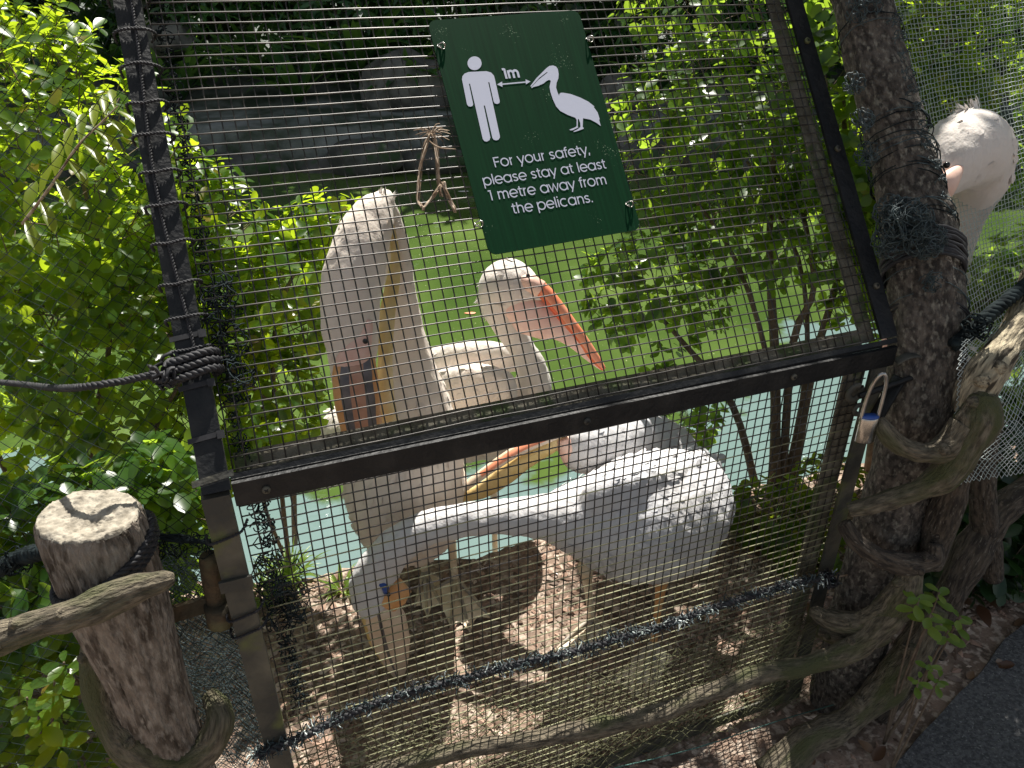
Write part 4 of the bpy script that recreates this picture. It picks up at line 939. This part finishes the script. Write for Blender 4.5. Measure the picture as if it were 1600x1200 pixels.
bl = striped(p1, 'bill', [(556, 555, 1.244, 30, 12), (555, 585, 1.232, 36, 19), (558, 620, 1.222, 37, 19), (563, 660, 1.218, 34, 16), (569, 700, 1.22, 31, 13), (573, 715, 1.222, 27, 11), (575, 742, 1.228, 12, 6)], (0, -1, .35), s1, [M['beak_pink'], M['beak_grey'], M['beak_red'], M['orange']])
striped(p1, 'throat_pouch', [(610, 352, 1.415, 6, 8), (618, 400, 1.41, 7, 12), (614, 440, 1.395, 11, 14), (604, 500, 1.36, 13, 16), (602, 560, 1.33, 11, 18), (602, 620, 1.33, 14, 18), (608, 680, 1.34, 19, 18), (608, 712, 1.36, 8, 8)], (0, -1, .35), lambda c, s, t: 0, [M['pouch']], seg=20)
striped(p1, 'face_skin', [(578, 500, 1.258, 4, 5), (572, 525, 1.248, 10, 8), (562, 545, 1.240, 20, 10), (550, 565, 1.236, 26, 13), (545, 590, 1.233, 27, 15)], (0, -1, .35), lambda c, s, t: 0, [M['skin']], seg=24)
eye(p1, 571, 533, 1.222, .0052)
kA = foot(p1, gnd(712, 912), [gnd(704, 982), gnd(735, 990), gnd(768, 968)], gnd(664, 928)); simple_leg(p1, at(700, 815, 1.56), kA)
kB = foot(p1, gnd(664, 900), [gnd(648, 950), gnd(668, 968), gnd(690, 948)], gnd(690, 905)); simple_leg(p1, at(655, 815, 1.55), kB)
# crest of loose feathers on the bowed head
def crest(parent, pts, dirs, n, L, sp=.35):
    pl = []
    for _ in range(n):
        i = random.randrange(len(pts)); p = pts[i]+rv()*.008; d = (dirs[i].normalized()+rv()*sp).normalized(); pl.append((p, d, rv(), L*random.uniform(.5, 1.2)))
    V0, F0 = LP['low']; LP['sliver'] = (V0*np.array([.22, 1, 1]), F0); join_leaves('crest', pl, 'sliver', M['plume'], parent)
crest(p1, [at(598, 306, 1.39), at(610, 312, 1.40), at(585, 318, 1.38), at(616, 350, 1.42), at(620, 380, 1.44)], [Vector((.1, .1, 1)), Vector((.5, .1, .7)), Vector((-.2, -.1, 1)), Vector((.9, 0, .3)), Vector((1, 0, .1))], 150, .013)

# --- pelican looking right, behind
p2 = pelican('pelican', 'white pelican looking right with a pink pouch and orange bill, under the sign', [
    {'p': [(840, 458, 1.86, 14, 12), (822, 450, 1.875, 30, 28), (800, 444, 1.89, 42, 40), (784, 450, 1.90, 38, 38), (782, 480, 1.91, 31, 30), (797, 515, 1.92, 22, 22), (818, 548, 1.93, 20, 20), (832, 580, 1.94, 24, 24), (828, 620, 1.95, 36, 36), (795, 650, 1.97, 62, 60), (730, 650, 2.0, 76, 74), (650, 660, 2.04, 74, 66), (590, 670, 2.08, 58, 50), (540, 672, 2.12, 40, 40), (512, 690, 2.14, 20, 22)]},
    {'p': [(800, 560, 1.99, 16, 24), (740, 563, 2.02, 22, 32), (670, 590, 2.05, 22, 44), (600, 640, 2.09, 18, 34)]},
    {'p': [(785, 612, 1.86, 24, 40), (740, 610, 1.88, 28, 46), (690, 625, 1.92, 26, 46), (620, 655, 1.98, 20, 36)]},
], M['feather'], gnd(740, 760, -.1), seed=2, plumes=2600, wing=260)
p2['label'] = 'white pelican in profile facing right, pink pouch and orange bill below the green sign'
def s2(c, s, t): return 0
striped(p2, 'upper_bill', [(838, 445, 1.85, 12, 12), (856, 462, 1.84, 10, 12), (880, 492, 1.82, 8, 11), (905, 525, 1.80, 6.5, 10), (930, 560, 1.78, 5, 8), (944, 577, 1.77, 3, 3.5)], (.8, 0, .6), lambda c, s, t: 0 if s > -.2 else 1, [M['beak_orange'], M['beak_red']], seg=20)
striped(p2, 'pouch', [(792, 462, 1.87, 8, 6), (806, 478, 1.865, 16, 22), (825, 492, 1.855, 18, 32), (850, 502, 1.84, 14, 29), (875, 512, 1.82, 9, 21), (900, 533, 1.80, 6, 14), (925, 560, 1.785, 4, 8), (940, 576, 1.775, 2, 3)], (.8, 0, .6), lambda c, s, t: 0, [M['pouch_pink']], seg=24)
striped(p2, 'face_skin', [(812, 436, 1.862, 8, 6), (828, 442, 1.85, 15, 14), (845, 452, 1.845, 12, 14)], (.8, 0, .6), lambda c, s, t: 0, [M['skin']], seg=20)
eye(p2, 825, 431, 1.832, .0055)
crest(p2, [at(772, 440, 1.9), at(765, 455, 1.9), at(768, 475, 1.9)], [Vector((-1, 0, -.5)), Vector((-.8, 0, -1)), Vector((-.6, 0, -1.2))], 110, .045, .25)
for px in (700, 770): simple_leg(p2, at(px, 700, 2.0), Vector((at(px, 700, 2.0).x, 2.0, -.33)))

# --- pelican with its bill resting across, head under the top bar
p3 = pelican('pelican', 'greyish pelican with its long bill laid to the left under the top bar', [
    {'p': [(880, 680, 1.60, 14, 16), (895, 688, 1.605, 30, 34), (915, 695, 1.62, 44, 48), (945, 690, 1.66, 42, 44), (975, 680, 1.72, 36, 36), (1000, 690, 1.80, 50, 50), (1020, 720, 1.88, 74, 72), (1035, 750, 2.0, 74, 70), (1050, 750, 2.12, 50, 40), (1060, 740, 2.25, 18, 18)]},
], M['feather_grey'], gnd(1000, 840), seed=4, plumes=1600, wing=200)
striped(p3, 'upper_bill', [(884, 668, 1.585, 14, 10), (850, 684, 1.57, 12, 9), (805, 706, 1.555, 10, 8), (760, 736, 1.54, 9, 7), (720, 766, 1.53, 8, 6), (692, 786, 1.525, 5, 4)], (.35, 0, .9), lambda c, s, t: 1 if (s > .2 and c < -.1 and .12 < t < .62) else 0, [M['bill_cream'], M['beak_orange']], seg=20)
striped(p3, 'pouch', [(886, 676, 1.60, 10, 12), (858, 696, 1.59, 13, 15), (825, 716, 1.575, 12, 17), (790, 742, 1.56, 11, 19), (755, 766, 1.55, 9, 15), (720, 778, 1.54, 6, 8), (700, 786, 1.535, 3, 3)], (.35, 0, .9), lambda c, s, t: 0, [M['pouch']], seg=24)
eye(p3, 878, 703, 1.572, .0062)
striped(p3, 'face_skin', [(880, 684, 1.582, 9, 10), (886, 700, 1.58, 12, 16), (892, 722, 1.588, 9, 12)], (1, 0, 0), lambda c, s, t: 0, [M['skin']], seg=20)
for px in (985, 1030): simple_leg(p3, at(px, 770, 1.95), Vector((at(px, 770, 1.95).x, 1.93, 0)))

# --- front pelican, neck arched down to the litter
p4 = pelican('pelican', 'front pelican with white back, neck arched left and down, head lowered to the ground', [
    {'p': [(590, 958, 1.272, 24, 20), (586, 940, 1.275, 36, 32), (584, 912, 1.28, 38, 35), (598, 880, 1.28, 33, 31), (624, 850, 1.28, 30, 29), (668, 826, 1.29, 28, 27), (730, 812, 1.31, 27, 26), (800, 807, 1.34, 29, 29), (858, 808, 1.37, 38, 37), (912, 810, 1.40, 66, 64), (975, 812, 1.44, 98, 98), (1030, 803, 1.50, 103, 104), (1065, 772, 1.58, 80, 86), (1085, 740, 1.66, 42, 46)]},
    {'p': [(925, 785, 1.37, 24, 40), (975, 785, 1.395, 28, 60), (1030, 785, 1.45, 26, 72), (1066, 765, 1.53, 22, 60), (1088, 742, 1.62, 14, 40)]},
], M['feather_grey'], gnd(970, 1010), seed=5, plumes=4600, plen=.022, wing=110)
striped(p4, 'bill', [(594, 946, 1.250, 27, 12), (600, 966, 1.252, 35, 15), (608, 1000, 1.272, 33, 13), (617, 1034, 1.302, 21, 9), (623, 1056, 1.322, 8, 5)], (0, -1, .3), lambda c, s, t: 1 if abs(c-.12) < .13 else (2 if c > .72 else 0), [M['bill_cream'], M['beak_grey'], M['pouch']], seg=36)
striped(p4, 'face_skin', [(604, 944, 1.246, 18, 10), (618, 928, 1.250, 22, 14), (634, 914, 1.262, 14, 10)], (0, -1, .3), lambda c, s, t: 0, [M['orange']], seg=20)
eye(p4, 607, 929, 1.234, .0048)
mb = MB(); tube(mb, [at(594, 912, 1.240), at(602, 918, 1.236), at(603, 926, 1.238)], [.006, .009, .005], seg=8, k=2, nz=.4, nf=200); mb.build('blue_tag', M['band'], p4)
kA = foot(p4, gnd(924, 975), [gnd(866, 1018), gnd(905, 1040), gnd(955, 1015)], gnd(965, 985)); simple_leg(p4, at(915, 885, 1.43), kA)
kB = foot(p4, gnd(1020, 1012), [gnd(952, 1070), gnd(985, 1102), gnd(1022, 1092)], gnd(1052, 1030)); simple_leg(p4, at(1035, 900, 1.46), kB, 'orange')

# --- pelican behind the pale net at the right
p5 = pelican('pelican', 'pelican behind the pale netting at the right edge, half hidden by the leaning trunk', [
    {'p': [(1438, 320, 1.52, 26, 24), (1455, 285, 1.53, 40, 38), (1480, 255, 1.55, 54, 52), (1512, 235, 1.58, 63, 60), (1524, 248, 1.61, 58, 56), (1522, 285, 1.63, 50, 48), (1500, 345, 1.64, 32, 32), (1482, 420, 1.65, 30, 30), (1474, 500, 1.66, 42, 42), (1460, 580, 1.70, 76, 76), (1455, 650, 1.78, 95, 90), (1470, 680, 1.95, 60, 60), (1485, 690, 2.1, 20, 20)]},
], M['feather'], gnd(1455, 840), seed=6, plumes=2200)
striped(p5, 'upper_bill', [(1442, 300, 1.50, 20, 14), (1425, 360, 1.50, 20, 13), (1410, 430, 1.51, 19, 12), (1396, 500, 1.52, 16, 10), (1386, 565, 1.54, 10, 7)], (0, -1, .3), lambda c, s, t: 1 if abs(c) < .35 else 0, [M['pouch_pink'], M['orange']], seg=20)
striped(p5, 'face_skin', [(1500, 262, 1.49, 6, 6), (1480, 285, 1.472, 18, 14), (1455, 315, 1.475, 24, 16)], (0, -1, .3), lambda c, s, t: 0, [M['skin']], seg=20)
eye(p5, 1479, 258, 1.458, .0065)
crest(p5, [at(1525, 178, 1.6), at(1515, 182, 1.6)], [Vector((-.6, 0, 1)), Vector((-.9, 0, .6))], 60, .035, .35)
for px in (1440, 1480): simple_leg(p5, at(px, 700, 1.8), Vector((at(px, 700, 1.8).x, 1.8, 0)))

# ------------------------------------------------------------------ PLANTS
def bush(name, label, loc, blobs, L, m, proto, per, singles, stems, upb=.5, avoid=clear, cat='shrub', group=None, spread=1.0):
    t = thing(name, label, cat, loc, group)
    for P, r0, r1 in stems: stem(t, P, r0, r1)
    foliage(t, blobs, L, m, proto, per, singles, upb, avoid=avoid, spread=spread); return t
def netside(p):       # plants stay behind the left netting
    q = p-G0
    if q.z > ZR: return (q-Zv*ZR).dot(NU) < .08
    return q.dot(N) < .07
bush('bright_shrub', 'large yellow green shrub filling the left side behind the dark netting', (-1.2, 1.75, 0),
     [((-1.05, 1.75, 1.12), (.36, .36, .40), 620), ((-1.35, 1.7, .85), (.4, .4, .5), 420), ((-.93, 1.62, .74), (.24, .25, .25), 220), ((-.80, 1.85, .95), (.20, .22, .26), 240), ((-1.35, 1.9, 1.5), (.35, .35, .22), 240)],
     .041, M['leaf'], 'oval', 6, 300,
     [([Vector((-1.2, 1.75, 0)), Vector((-1.15, 1.72, .4)), Vector((-1.0, 1.75, .8)), Vector((-1.0, 1.8, 1.2))], .012, .004), ([Vector((-1.3, 1.7, 0)), Vector((-1.38, 1.7, .5)), Vector((-1.3, 1.75, 1.2))], .010, .004),
      ([Vector((-1.1, 1.7, 0)), Vector((-.95, 1.6, .45)), Vector((-.78, 1.58, .72))], .010, .004), ([Vector((-.72, 1.95, -.1)), Vector((-.62, 1.75, .5)), Vector((-.78, 1.65, .78)), Vector((-.9, 1.6, .86))], .010, .005)], avoid=netside)
bush('water_shrub', 'lit green shrub leaning over the water left of the bowed pelican', (-.72, 1.85, -.1),
     [((-.60, 1.82, .82), (.15, .2, .17), 130), ((-.46, 1.95, .98), (.16, .16, .07), 80), ((-.64, 1.72, .56), (.14, .18, .17), 130), ((-.80, 1.72, .50), (.15, .2, .2), 110)],
     .045, M['leaf'], 'oval', 6, 260, [([Vector((-.72, 1.85, -.2)), Vector((-.66, 1.8, .4)), Vector((-.6, 1.82, .8)), Vector((-.44, 1.95, 1.0))], .009, .003), ([Vector((-.7, 1.85, -.2)), Vector((-.72, 1.75, .3)), Vector((-.64, 1.72, .6))], .007, .003)])
bush('net_side_shrub', 'shaded glossy leaved shrub right behind the cut timber post', (-.95, 1.2, 0),
     [((-.86, 1.16, .56), (.22, .16, .20), 120), ((-1.15, 1.12, .55), (.25, .2, .25), 130), ((-1.1, .98, .28), (.35, .18, .22), 150), ((-.72, 1.25, .62), (.10, .12, .14), 60)],
     .055, M['leaf_right'], 'oval', 6, 220, [([Vector((-.95, 1.2, 0)), Vector((-.9, 1.18, .4)), Vector((-.84, 1.15, .6))], .008, .003), ([Vector((-1.1, 1.1, 0)), Vector((-1.15, 1.12, .5))], .008, .003)], avoid=netside)
rs_ = [([Vector((.90, 2.12, -.02)), Vector((.86, 2.2, .4)), Vector((.80, 2.28, .8)), Vector((.78, 2.35, 1.2))], .022, .006), ([Vector((.96, 2.12, -.02)), Vector((.98, 2.2, .4)), Vector((1.04, 2.3, .8)), Vector((.98, 2.4, 1.25))], .018, .006),
       ([Vector((.84, 2.14, -.02)), Vector((.72, 2.15, .3)), Vector((.55, 2.2, .5)), Vector((.45, 2.25, .6))], .015, .005), ([Vector((.89, 2.13, -.02)), Vector((.85, 2.17, .35)), Vector((.70, 2.25, .75)), Vector((.5, 2.3, 1.0))], .013, .004), ([Vector((.94, 2.13, -.02)), Vector((.96, 2.2, .4)), Vector((.9, 2.28, .75)), Vector((.7, 2.3, 1.05))], .012, .004),
       ([Vector((.93, 2.13, -.02)), Vector((.90, 2.2, .5)), Vector((.93, 2.2, .7)), Vector((.85, 2.3, 1.0))], .016, .006)]
bush('pond_edge_tree', 'many stemmed small leaved shrub by the water behind the right half of the gate', (.9, 2.13, 0),
     [((.60, 2.35, 1.12), (.36, .30, .28), 300), ((.95, 2.35, 1.15), (.34, .32, .32), 260), ((.80, 2.28, .84), (.32, .24, .17), 130), ((.46, 2.25, .66), (.24, .2, .20), 120), ((.70, 2.5, 1.45), (.4, .3, .16), 160), ((.50, 2.1, .38), (.16, .12, .08), 26), ((1.12, 2.2, .62), (.14, .14, .12), 30), ((.62, 2.2, .24), (.10, .1, .14), 22)],
     .040, M['leaf_right'], 'round', 7, 300, rs_)
bush('corner_shrub', 'bright leaved shrub showing between the sloping panel and the leaning trunk', (1.25, 2.2, 0),
     [((1.12, 2.25, 1.12), (.22, .25, .42), 300), ((1.2, 2.3, .75), (.2, .2, .2), 90), ((1.3, 2.4, 1.4), (.3, .25, .2), 120)],
     .045, M['leaf'], 'round', 6, 160, [([Vector((1.25, 2.2, 0)), Vector((1.2, 2.22, .5)), Vector((1.15, 2.25, 1.1))], .014, .005)])
def pn(p):
    return p.y < 1.60 + .25*max(0, p.x-.8) or clear(p)
bush('netted_shrub', 'shrub with scattered bright leaves behind the pale netting at upper right', (1.9, 2.4, 0),
     [((1.62, 2.35, 1.22), (.42, .35, .30), 360), ((2.1, 2.5, 1.1), (.4, .4, .5), 260), ((1.75, 2.2, .72), (.35, .25, .22), 130), ((1.5, 2.5, 1.55), (.5, .3, .16), 160)],
     .038, M['leaf_right'], 'round', 6, 200, [([Vector((1.9, 2.4, 0)), Vector((1.8, 2.38, .6)), Vector((1.65, 2.35, 1.2))], .018, .006), ([Vector((1.95, 2.4, 0)), Vector((2.05, 2.45, .6)), Vector((2.1, 2.5, 1.2))], .016, .006)], avoid=pn)
bush('overhang_sprig', 'leafy sprig hanging in front of the pelican behind the pale netting', (1.15, 1.72, .55),
     [((1.04, 1.60, .92), (.12, .06, .11), 60), ((1.12, 1.66, .80), (.15, .07, .12), 60), ((1.22, 1.75, .60), (.18, .1, .14), 60)],
     .036, M['leaf_right'], 'round', 5, 120, [([Vector((1.3, 1.8, 0)), Vector((1.28, 1.78, .4)), Vector((1.12, 1.7, .75))], .008, .003)], avoid=lambda p: p.y < 1.50)
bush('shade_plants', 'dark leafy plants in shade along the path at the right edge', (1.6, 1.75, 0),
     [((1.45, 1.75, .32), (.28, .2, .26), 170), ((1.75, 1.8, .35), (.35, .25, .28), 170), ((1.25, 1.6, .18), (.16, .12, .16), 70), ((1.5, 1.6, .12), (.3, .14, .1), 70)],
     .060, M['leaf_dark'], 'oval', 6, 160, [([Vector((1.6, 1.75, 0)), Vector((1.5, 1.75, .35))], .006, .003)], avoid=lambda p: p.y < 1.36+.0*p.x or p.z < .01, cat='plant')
bush('waterside_herb', 'low leafy herb with toothed green leaves at the foot of the pond edge shrub', (.82, 1.85, 0),
     [((.80, 1.86, .10), (.15, .14, .10), 90), ((.86, 1.72, .07), (.11, .1, .07), 50), ((.98, 1.9, .14), (.12, .12, .12), 50)],
     .034, M['leaf'], 'round', 5, 120, [([Vector((.82, 1.85, 0)), Vector((.8, 1.86, .12))], .004, .002)], avoid=lambda p: p.z < .01, cat='plant', upb=1.0)
def seedling(label, base, tops, L, m, per=6, name='seedling'):
    t = thing(name, label, 'plant', base)
    pl = []
    for tp_ in tops:
        stem(t, [Vector(base), Vector(base).lerp(tp_, .5)+rv()*.01, tp_], .003, .0018, seg=5)
        a0 = random.random()*6
        for j in range(per):
            a = a0+j*2.4; d = Vector((math.cos(a), math.sin(a)-.2, .15-.12*(j > 3))).normalized(); n_ = Vector((0, -.3, 1))+rv()*.15
            pl.append((tp_-Vector((0, 0, .006*j)), d, n_, L*random.uniform(.75, 1.15)*(1 if j > 1 else .7)))
    single_leaves(pl, 'oval', m, t)
seedling('seedling with rounded bright leaves beside the foot of the leaning trunk', Vector((at(1468, 950, 1.10).x+.01, 1.13, 0)), [at(1468, 925, 1.11), at(1436, 935, 1.09), at(1500, 962, 1.10), at(1455, 958, 1.07), at(1482, 985, 1.08)], .040, M['leaf_grass'])
seedling('small yellow green seedling below the larger one near the path edge', Vector((at(1455, 1050, 1.03).x+.01, 1.05, 0)), [at(1455, 1035, 1.03), at(1436, 1060, 1.02), at(1468, 1058, 1.04)], .026, M['leaf_grass'])
seedling('glossy seedling with drooping leaves at the bottom left corner', gnd(60, 1230), [at(85, 1065, .80), at(60, 1120, .78), at(100, 1035, .82), at(42, 1090, .80), at(85, 1150, .78)], .045, M['leaf'], 7)
seedling('tiny seedling under the log rail near the left edge', gnd(170, 1180), [at(110, 1040, 1.0), at(150, 1060, 1.0), at(20, 1060, 1.0)], .04, M['leaf_right'], 6)
# compound frond at the upper left
fr = thing('compound_frond', 'arching frond with long yellow green leaflets in front of the bright shrub', 'frond', at(40, 345, 1.32))
fp_ = [at(35, 350, 1.34), at(80, 290, 1.32), at(120, 230, 1.31), at(160, 190, 1.32), at(185, 165, 1.33)]
mb = MB(); tube(mb, fp_, [.0028, .0024, .002, .0015, .001], seg=6, k=5); mb.build('stalk', M['fibre'], fr)
sp, _ = smoothpath(fp_, [0]*5, 6); pl = []
for i in range(1, len(sp)-1, 3):
    t_ = (sp[i+1]-sp[i-1]).normalized(); sd = t_.cross(Vector((0, -.6, .8))).normalized()
    for s in (-1, 1):
        pl.append((sp[i], (sd*s*1.0+t_*.45+Vector((0, 0, -.10))).normalized(), Vector((0, .05, 1))+rv()*.3, .078*(1.1-.45*i/len(sp))))
single_leaves(pl, 'long', M['leaf_fern'], fr, 'leaflet')
# strap leaved clumps
def blade(mb, base, d, L, w, droop, lean):
    P = []; n = 7; side = d.cross(Vector((0, 0, 1))).normalized(); vs = []
    for i in range(n+1):
        t_ = i/n; c = base + d*(L*lean*t_) + Vector((0, 0, L*(t_*(1-lean*.3) - droop*t_*t_)))
        ww = w*math.sin(math.pi*min(1, .15+.85*t_)**.8)*.5 if t_ < 1 else .0005
        ww = max(ww, .0006); vs += [c-side*ww+Vector((0, 0, ww*.5)), c, c+side*ww+Vector((0, 0, ww*.5))]
    mb.add(vs, [(i*3+j, i*3+j+1, i*3+j+4, i*3+j+3) for i in range(n) for j in (0, 1)])
def clump(name, label, base, n, L, w, m, cat='plant', group=None, droop=.55):
    t = thing(name, label, cat, base, group); base = Vector(base)
    for i in range(n):
        a = random.uniform(0, 6.283); d = Vector((math.cos(a), math.sin(a), 0)); mb = MB()
        blade(mb, base+d*.02*random.random(), d, L*random.uniform(.6, 1.15), w*random.uniform(.7, 1.2), droop*random.uniform(.6, 1.3), random.uniform(.3, .8)); mb.build('leaf', m, t)
    return t
clump('grass_clump', 'bright strap leaved grass clump by the water left of the bowed pelican', gnd(455, 905), 60, .17, .008, M['leaf_grass'])
clump('grass_clump', 'small pale grass tuft left of the front pelican', gnd(535, 925), 26, .12, .010, M['leaf_grass'])
clump('grass_clump', 'grass tuft just inside the mesh beside the metal post', gnd(425, 940), 36, .16, .008, M['leaf_grass'])
# far bank
fx = [(-5.2, 8.9), (-4.4, 9.3), (-3.6, 8.85), (-2.9, 9.3), (-2.3, 8.8), (-1.7, 9.2), (-1.1, 8.85), (-.45, 9.3), (.1, 9.0), (.9, 9.25), (1.6, 8.8), (2.3, 9.2), (3.1, 8.9), (3.9, 9.3), (4.8, 8.9), (5.8, 9.2)]
for i, (x, y) in enumerate(fx):
    clump('strap_leaf_plant', 'dark strap leaved plant in the row along the far bank of the pond', (x, y, gh(x, y)-.02), 34, random.uniform(1.3, 1.8), random.uniform(.07, .12), M['leaf_strap'], group='strap leaved plants on the far bank', droop=.5)
def rock(name, label, c, r, m, group=None, seed=0, sub=4):
    bm = bmesh.new(); bmesh.ops.create_icosphere(bm, subdivisions=sub, radius=1)
    for v in bm.verts:
        p = v.co.copy(); n_ = .22*noise.noise(p*1.3+Vector((seed, 0, 0))) + .08*noise.noise(p*3.5+Vector((0, seed, 0))) + .03*noise.noise(p*9)
        p = p*(1+n_); v.co = Vector((p.x*r[0], p.y*r[1], p.z*r[2]))
    me = bpy.data.meshes.new(name); bm.to_mesh(me); bm.free(); me.materials.append(m)
    for p in me.polygons: p.use_smooth = True
    o = bpy.data.objects.new(name, me); COL.objects.link(o); o.location = c; tagp(o, label, 'rock', group); return o
b = at(632, 135, 8.75); rock('boulder', 'rounded grey boulder on the far bank left of the sign', (b.x, b.y, b.z-.05), (.52, .4, .40), M['boulder'], seed=1)
b = at(262, 60, 8.9); rock('boulder', 'pale angular rock on the far bank beside the left post', (b.x, b.y, b.z), (.26, .2, .17), M['boulder'], seed=5)
b = at(962, 150, 8.3); rock('boulder', 'pale rock on the far bank just right of the sign', (b.x, b.y, b.z), (.22, .25, .20), M['boulder'], seed=8)
b = at(950, 225, 7.6); rock('boulder', 'low pale rock at the water edge right of the sign', (b.x, b.y, b.z), (.22, .25, .16), M['boulder'], seed=11)
for i, x in enumerate(lin(-6, 7, 22)):
    y = 7.52 + .12*math.sin(i*2.1); rock('bank_stone', 'mossy stone in the row edging the far bank of the pond', (x+random.uniform(-.15, .15), y, random.uniform(-.26, -.14)), (random.uniform(.3, .5), .24, random.uniform(.14, .22)), M['rock'], 'mossy stones edging the far bank', seed=i*3.3, sub=3)
for i, (x, z, w_) in enumerate(((-3.6, .95, 1.0), (-1.9, 1.05, .9), (-.3, .95, .9), (1.4, 1.05, 1.0), (3.2, 1.0, 1.0), (5.0, 1.0, 1.0))):
    t = thing('bank_shrub', ('broad leaved dark shrub behind the far bank ledge, ' + ['far left', 'behind the left post', 'behind the rounded boulder', 'just right of the sign', 'behind the pond edge shrub', 'far right'][i]), 'shrub', (x, 9.25, gh(x, 9.25)))
    stem(t, [Vector((x, 9.3, .1)), Vector((x+.05, 9.3, .6)), Vector((x, 9.25, 1.1))], .03, .012)
    foliage(t, [((x, 9.2, z), (w_, .35, .75), 260)], .17, M['leaf_strap'], 'long', per=6, singles=0, upb=.1, twigs=False, spread=1.0)
# tall dark trees behind the far bank
tl = [(-6.5, 10.2, 6.2), (-3.9, 10.0, 6.0), (-1.5, 10.3, 6.4), (.9, 10.0, 6.0), (3.3, 10.3, 6.3), (5.8, 10.0, 6.2), (8.6, 10.2, 6.1), (-9.4, 10.3, 6.1)]
for i, (x, y, hh) in enumerate(tl):
    t = thing('far_tree', 'dense dark tree in the belt behind the far bank of the pond', 'tree', (x, y, gh(x, y)), 'dark trees behind the far bank')
    stem(t, [Vector((x, y, 0)), Vector((x+.1, y, hh*.4)), Vector((x, y+.1, hh*.75))], .12, .05, M['bark_brown'], 'trunk')
    foliage(t, [((x, y-.2, hh*.66), (1.7, 1.1, hh*.34), 620), ((x-.3, y-.5, hh*.33), (1.6, .9, hh*.26), 420)], .21, M['leaf_dark'], 'low', per=9, singles=0, twigs=False, upb=.2, spread=1.2)
# side trees around the pond for the reflections and the light
for i, (x, y, hh) in enumerate([(-5.2, 5.4, 3.6), (-6.0, 3.0, 3.8), (6.2, 6.0, 3.6), (6.4, 3.8, 3.8)]):
    lab = ['broad tree left of the pond, farther along the bank', 'broad tree left of the pond, nearer the path', 'broad tree right of the pond, farther along the bank', 'broad tree right of the pond, nearer the path'][i]
    t = thing('side_tree', lab, 'tree', (x, y, -.2)); stem(t, [Vector((x, y, -.5)), Vector((x, y, hh*.7))], .1, .05, M['bark_brown'], 'trunk')
    foliage(t, [((x, y, hh*.6), (1.3, 1.2, hh*.4), 500)], .14, M['leaf_right'], 'low', per=8, singles=0, twigs=False, upb=.2, spread=1.2)
for nm, lab, px, py, L_, m_ in (('floating_leaf', 'small orange leaf floating on the pond between two pelicans', 725, 489, .07, 'beak_orange'), ('floating_feather', 'small white feather floating on the pond left of the sign', 715, 299, .10, 'plume'), ('floating_leaf', 'small brown leaf floating on the pond behind the water shrub', 170, 645, .06, 'fibre')):
    c = gnd(px, py, -.246); t = thing(nm, lab, 'leaf' if 'leaf' in nm else 'feather', c); V0, F0 = LP['oval']; mb = MB()
    mb.add([c+Vector((v[1]*L_, v[0]*L_*.8, abs(v[2])*L_*.2)) for v in V0], F0); mb.build('blade', M[m_], t)
# ------------------------------------------------------------------ litter on the ground
mb = MB()
for i in range(21000):
    x = random.uniform(-1.3, 1.5); y = random.uniform(.55, 2.15)
    if y > shore(x)-.02: continue
    if x > .75 and y < 1.03+.78*(x-.8)+.02: continue
    if (Vector((x, y, 0))-G0).dot(N) < 0 and x > .1 and random.random() < .75: continue
    s = random.choice((.003, .004, .005, .006, .010)); l = s*random.uniform(1, 2.6); z = gh(x, y)+s*.2
    a = random.random()*6.28; d = Vector((math.cos(a), math.sin(a), random.uniform(-.3, .3))).normalized(); nrm = (Vector((0, 0, 1))+rv()*.5).normalized(); sd = d.cross(nrm).normalized(); nrm = sd.cross(d)
    c = Vector((x, y, z)); k_ = random.uniform(.6, 1)
    vs = [c+d*l, c+sd*s*k_, c-d*l, c-sd*s, c+nrm*s*.7+d*l*.2]
    mb.add(vs, [(0, 1, 4), (1, 2, 4), (2, 3, 4), (3, 0, 4)])
lm = M['litter']; t = lm.node_tree; rmp = [n for n in t.nodes if n.type == 'VALTORGB'][0]; g = t.nodes.new('ShaderNodeNewGeometry'); t.links.new(g.outputs['Random Per Island'], rmp.inputs['Fac'])
e = rmp.color_ramp.elements; e[0].position = 0; e[0].color = (.07, .045, .03, 1); e[1].position = 1; e[1].color = (.62, .50, .40, 1); x_ = e.new(.5); x_.color = (.40, .26, .19, 1); x_ = e.new(.75); x_.color = (.20, .15, .12, 1)
mb.build('ground_litter', lm, smooth=False, kind='stuff')
pl = []
for i in range(230):
    x = random.uniform(.3, 2.3); y = random.uniform(.7, 1.9)
    if x > .8 and y < 1.03+.78*(x-.8)-.04: continue
    if x < .7 and random.random() < .7: continue
    pl.append((Vector((x, y, gh(x, y)+.008+.01*random.random())), Vector((random.uniform(-1, 1), random.uniform(-1, 1), random.uniform(-.1, .3))), Vector((0, 0, 1))+rv()*.6, random.uniform(.03, .07)))
for i in range(120):
    x = random.uniform(-1.2, .4); y = random.uniform(.8, 1.7)
    pl.append((Vector((x, y, gh(x, y)+.008)), Vector((random.uniform(-1, 1), random.uniform(-1, 1), random.uniform(-.1, .3))), Vector((0, 0, 1))+rv()*.6, random.uniform(.010, .022)))
join_leaves('fallen_leaves', pl, 'oval', M['deadleaf'], None)
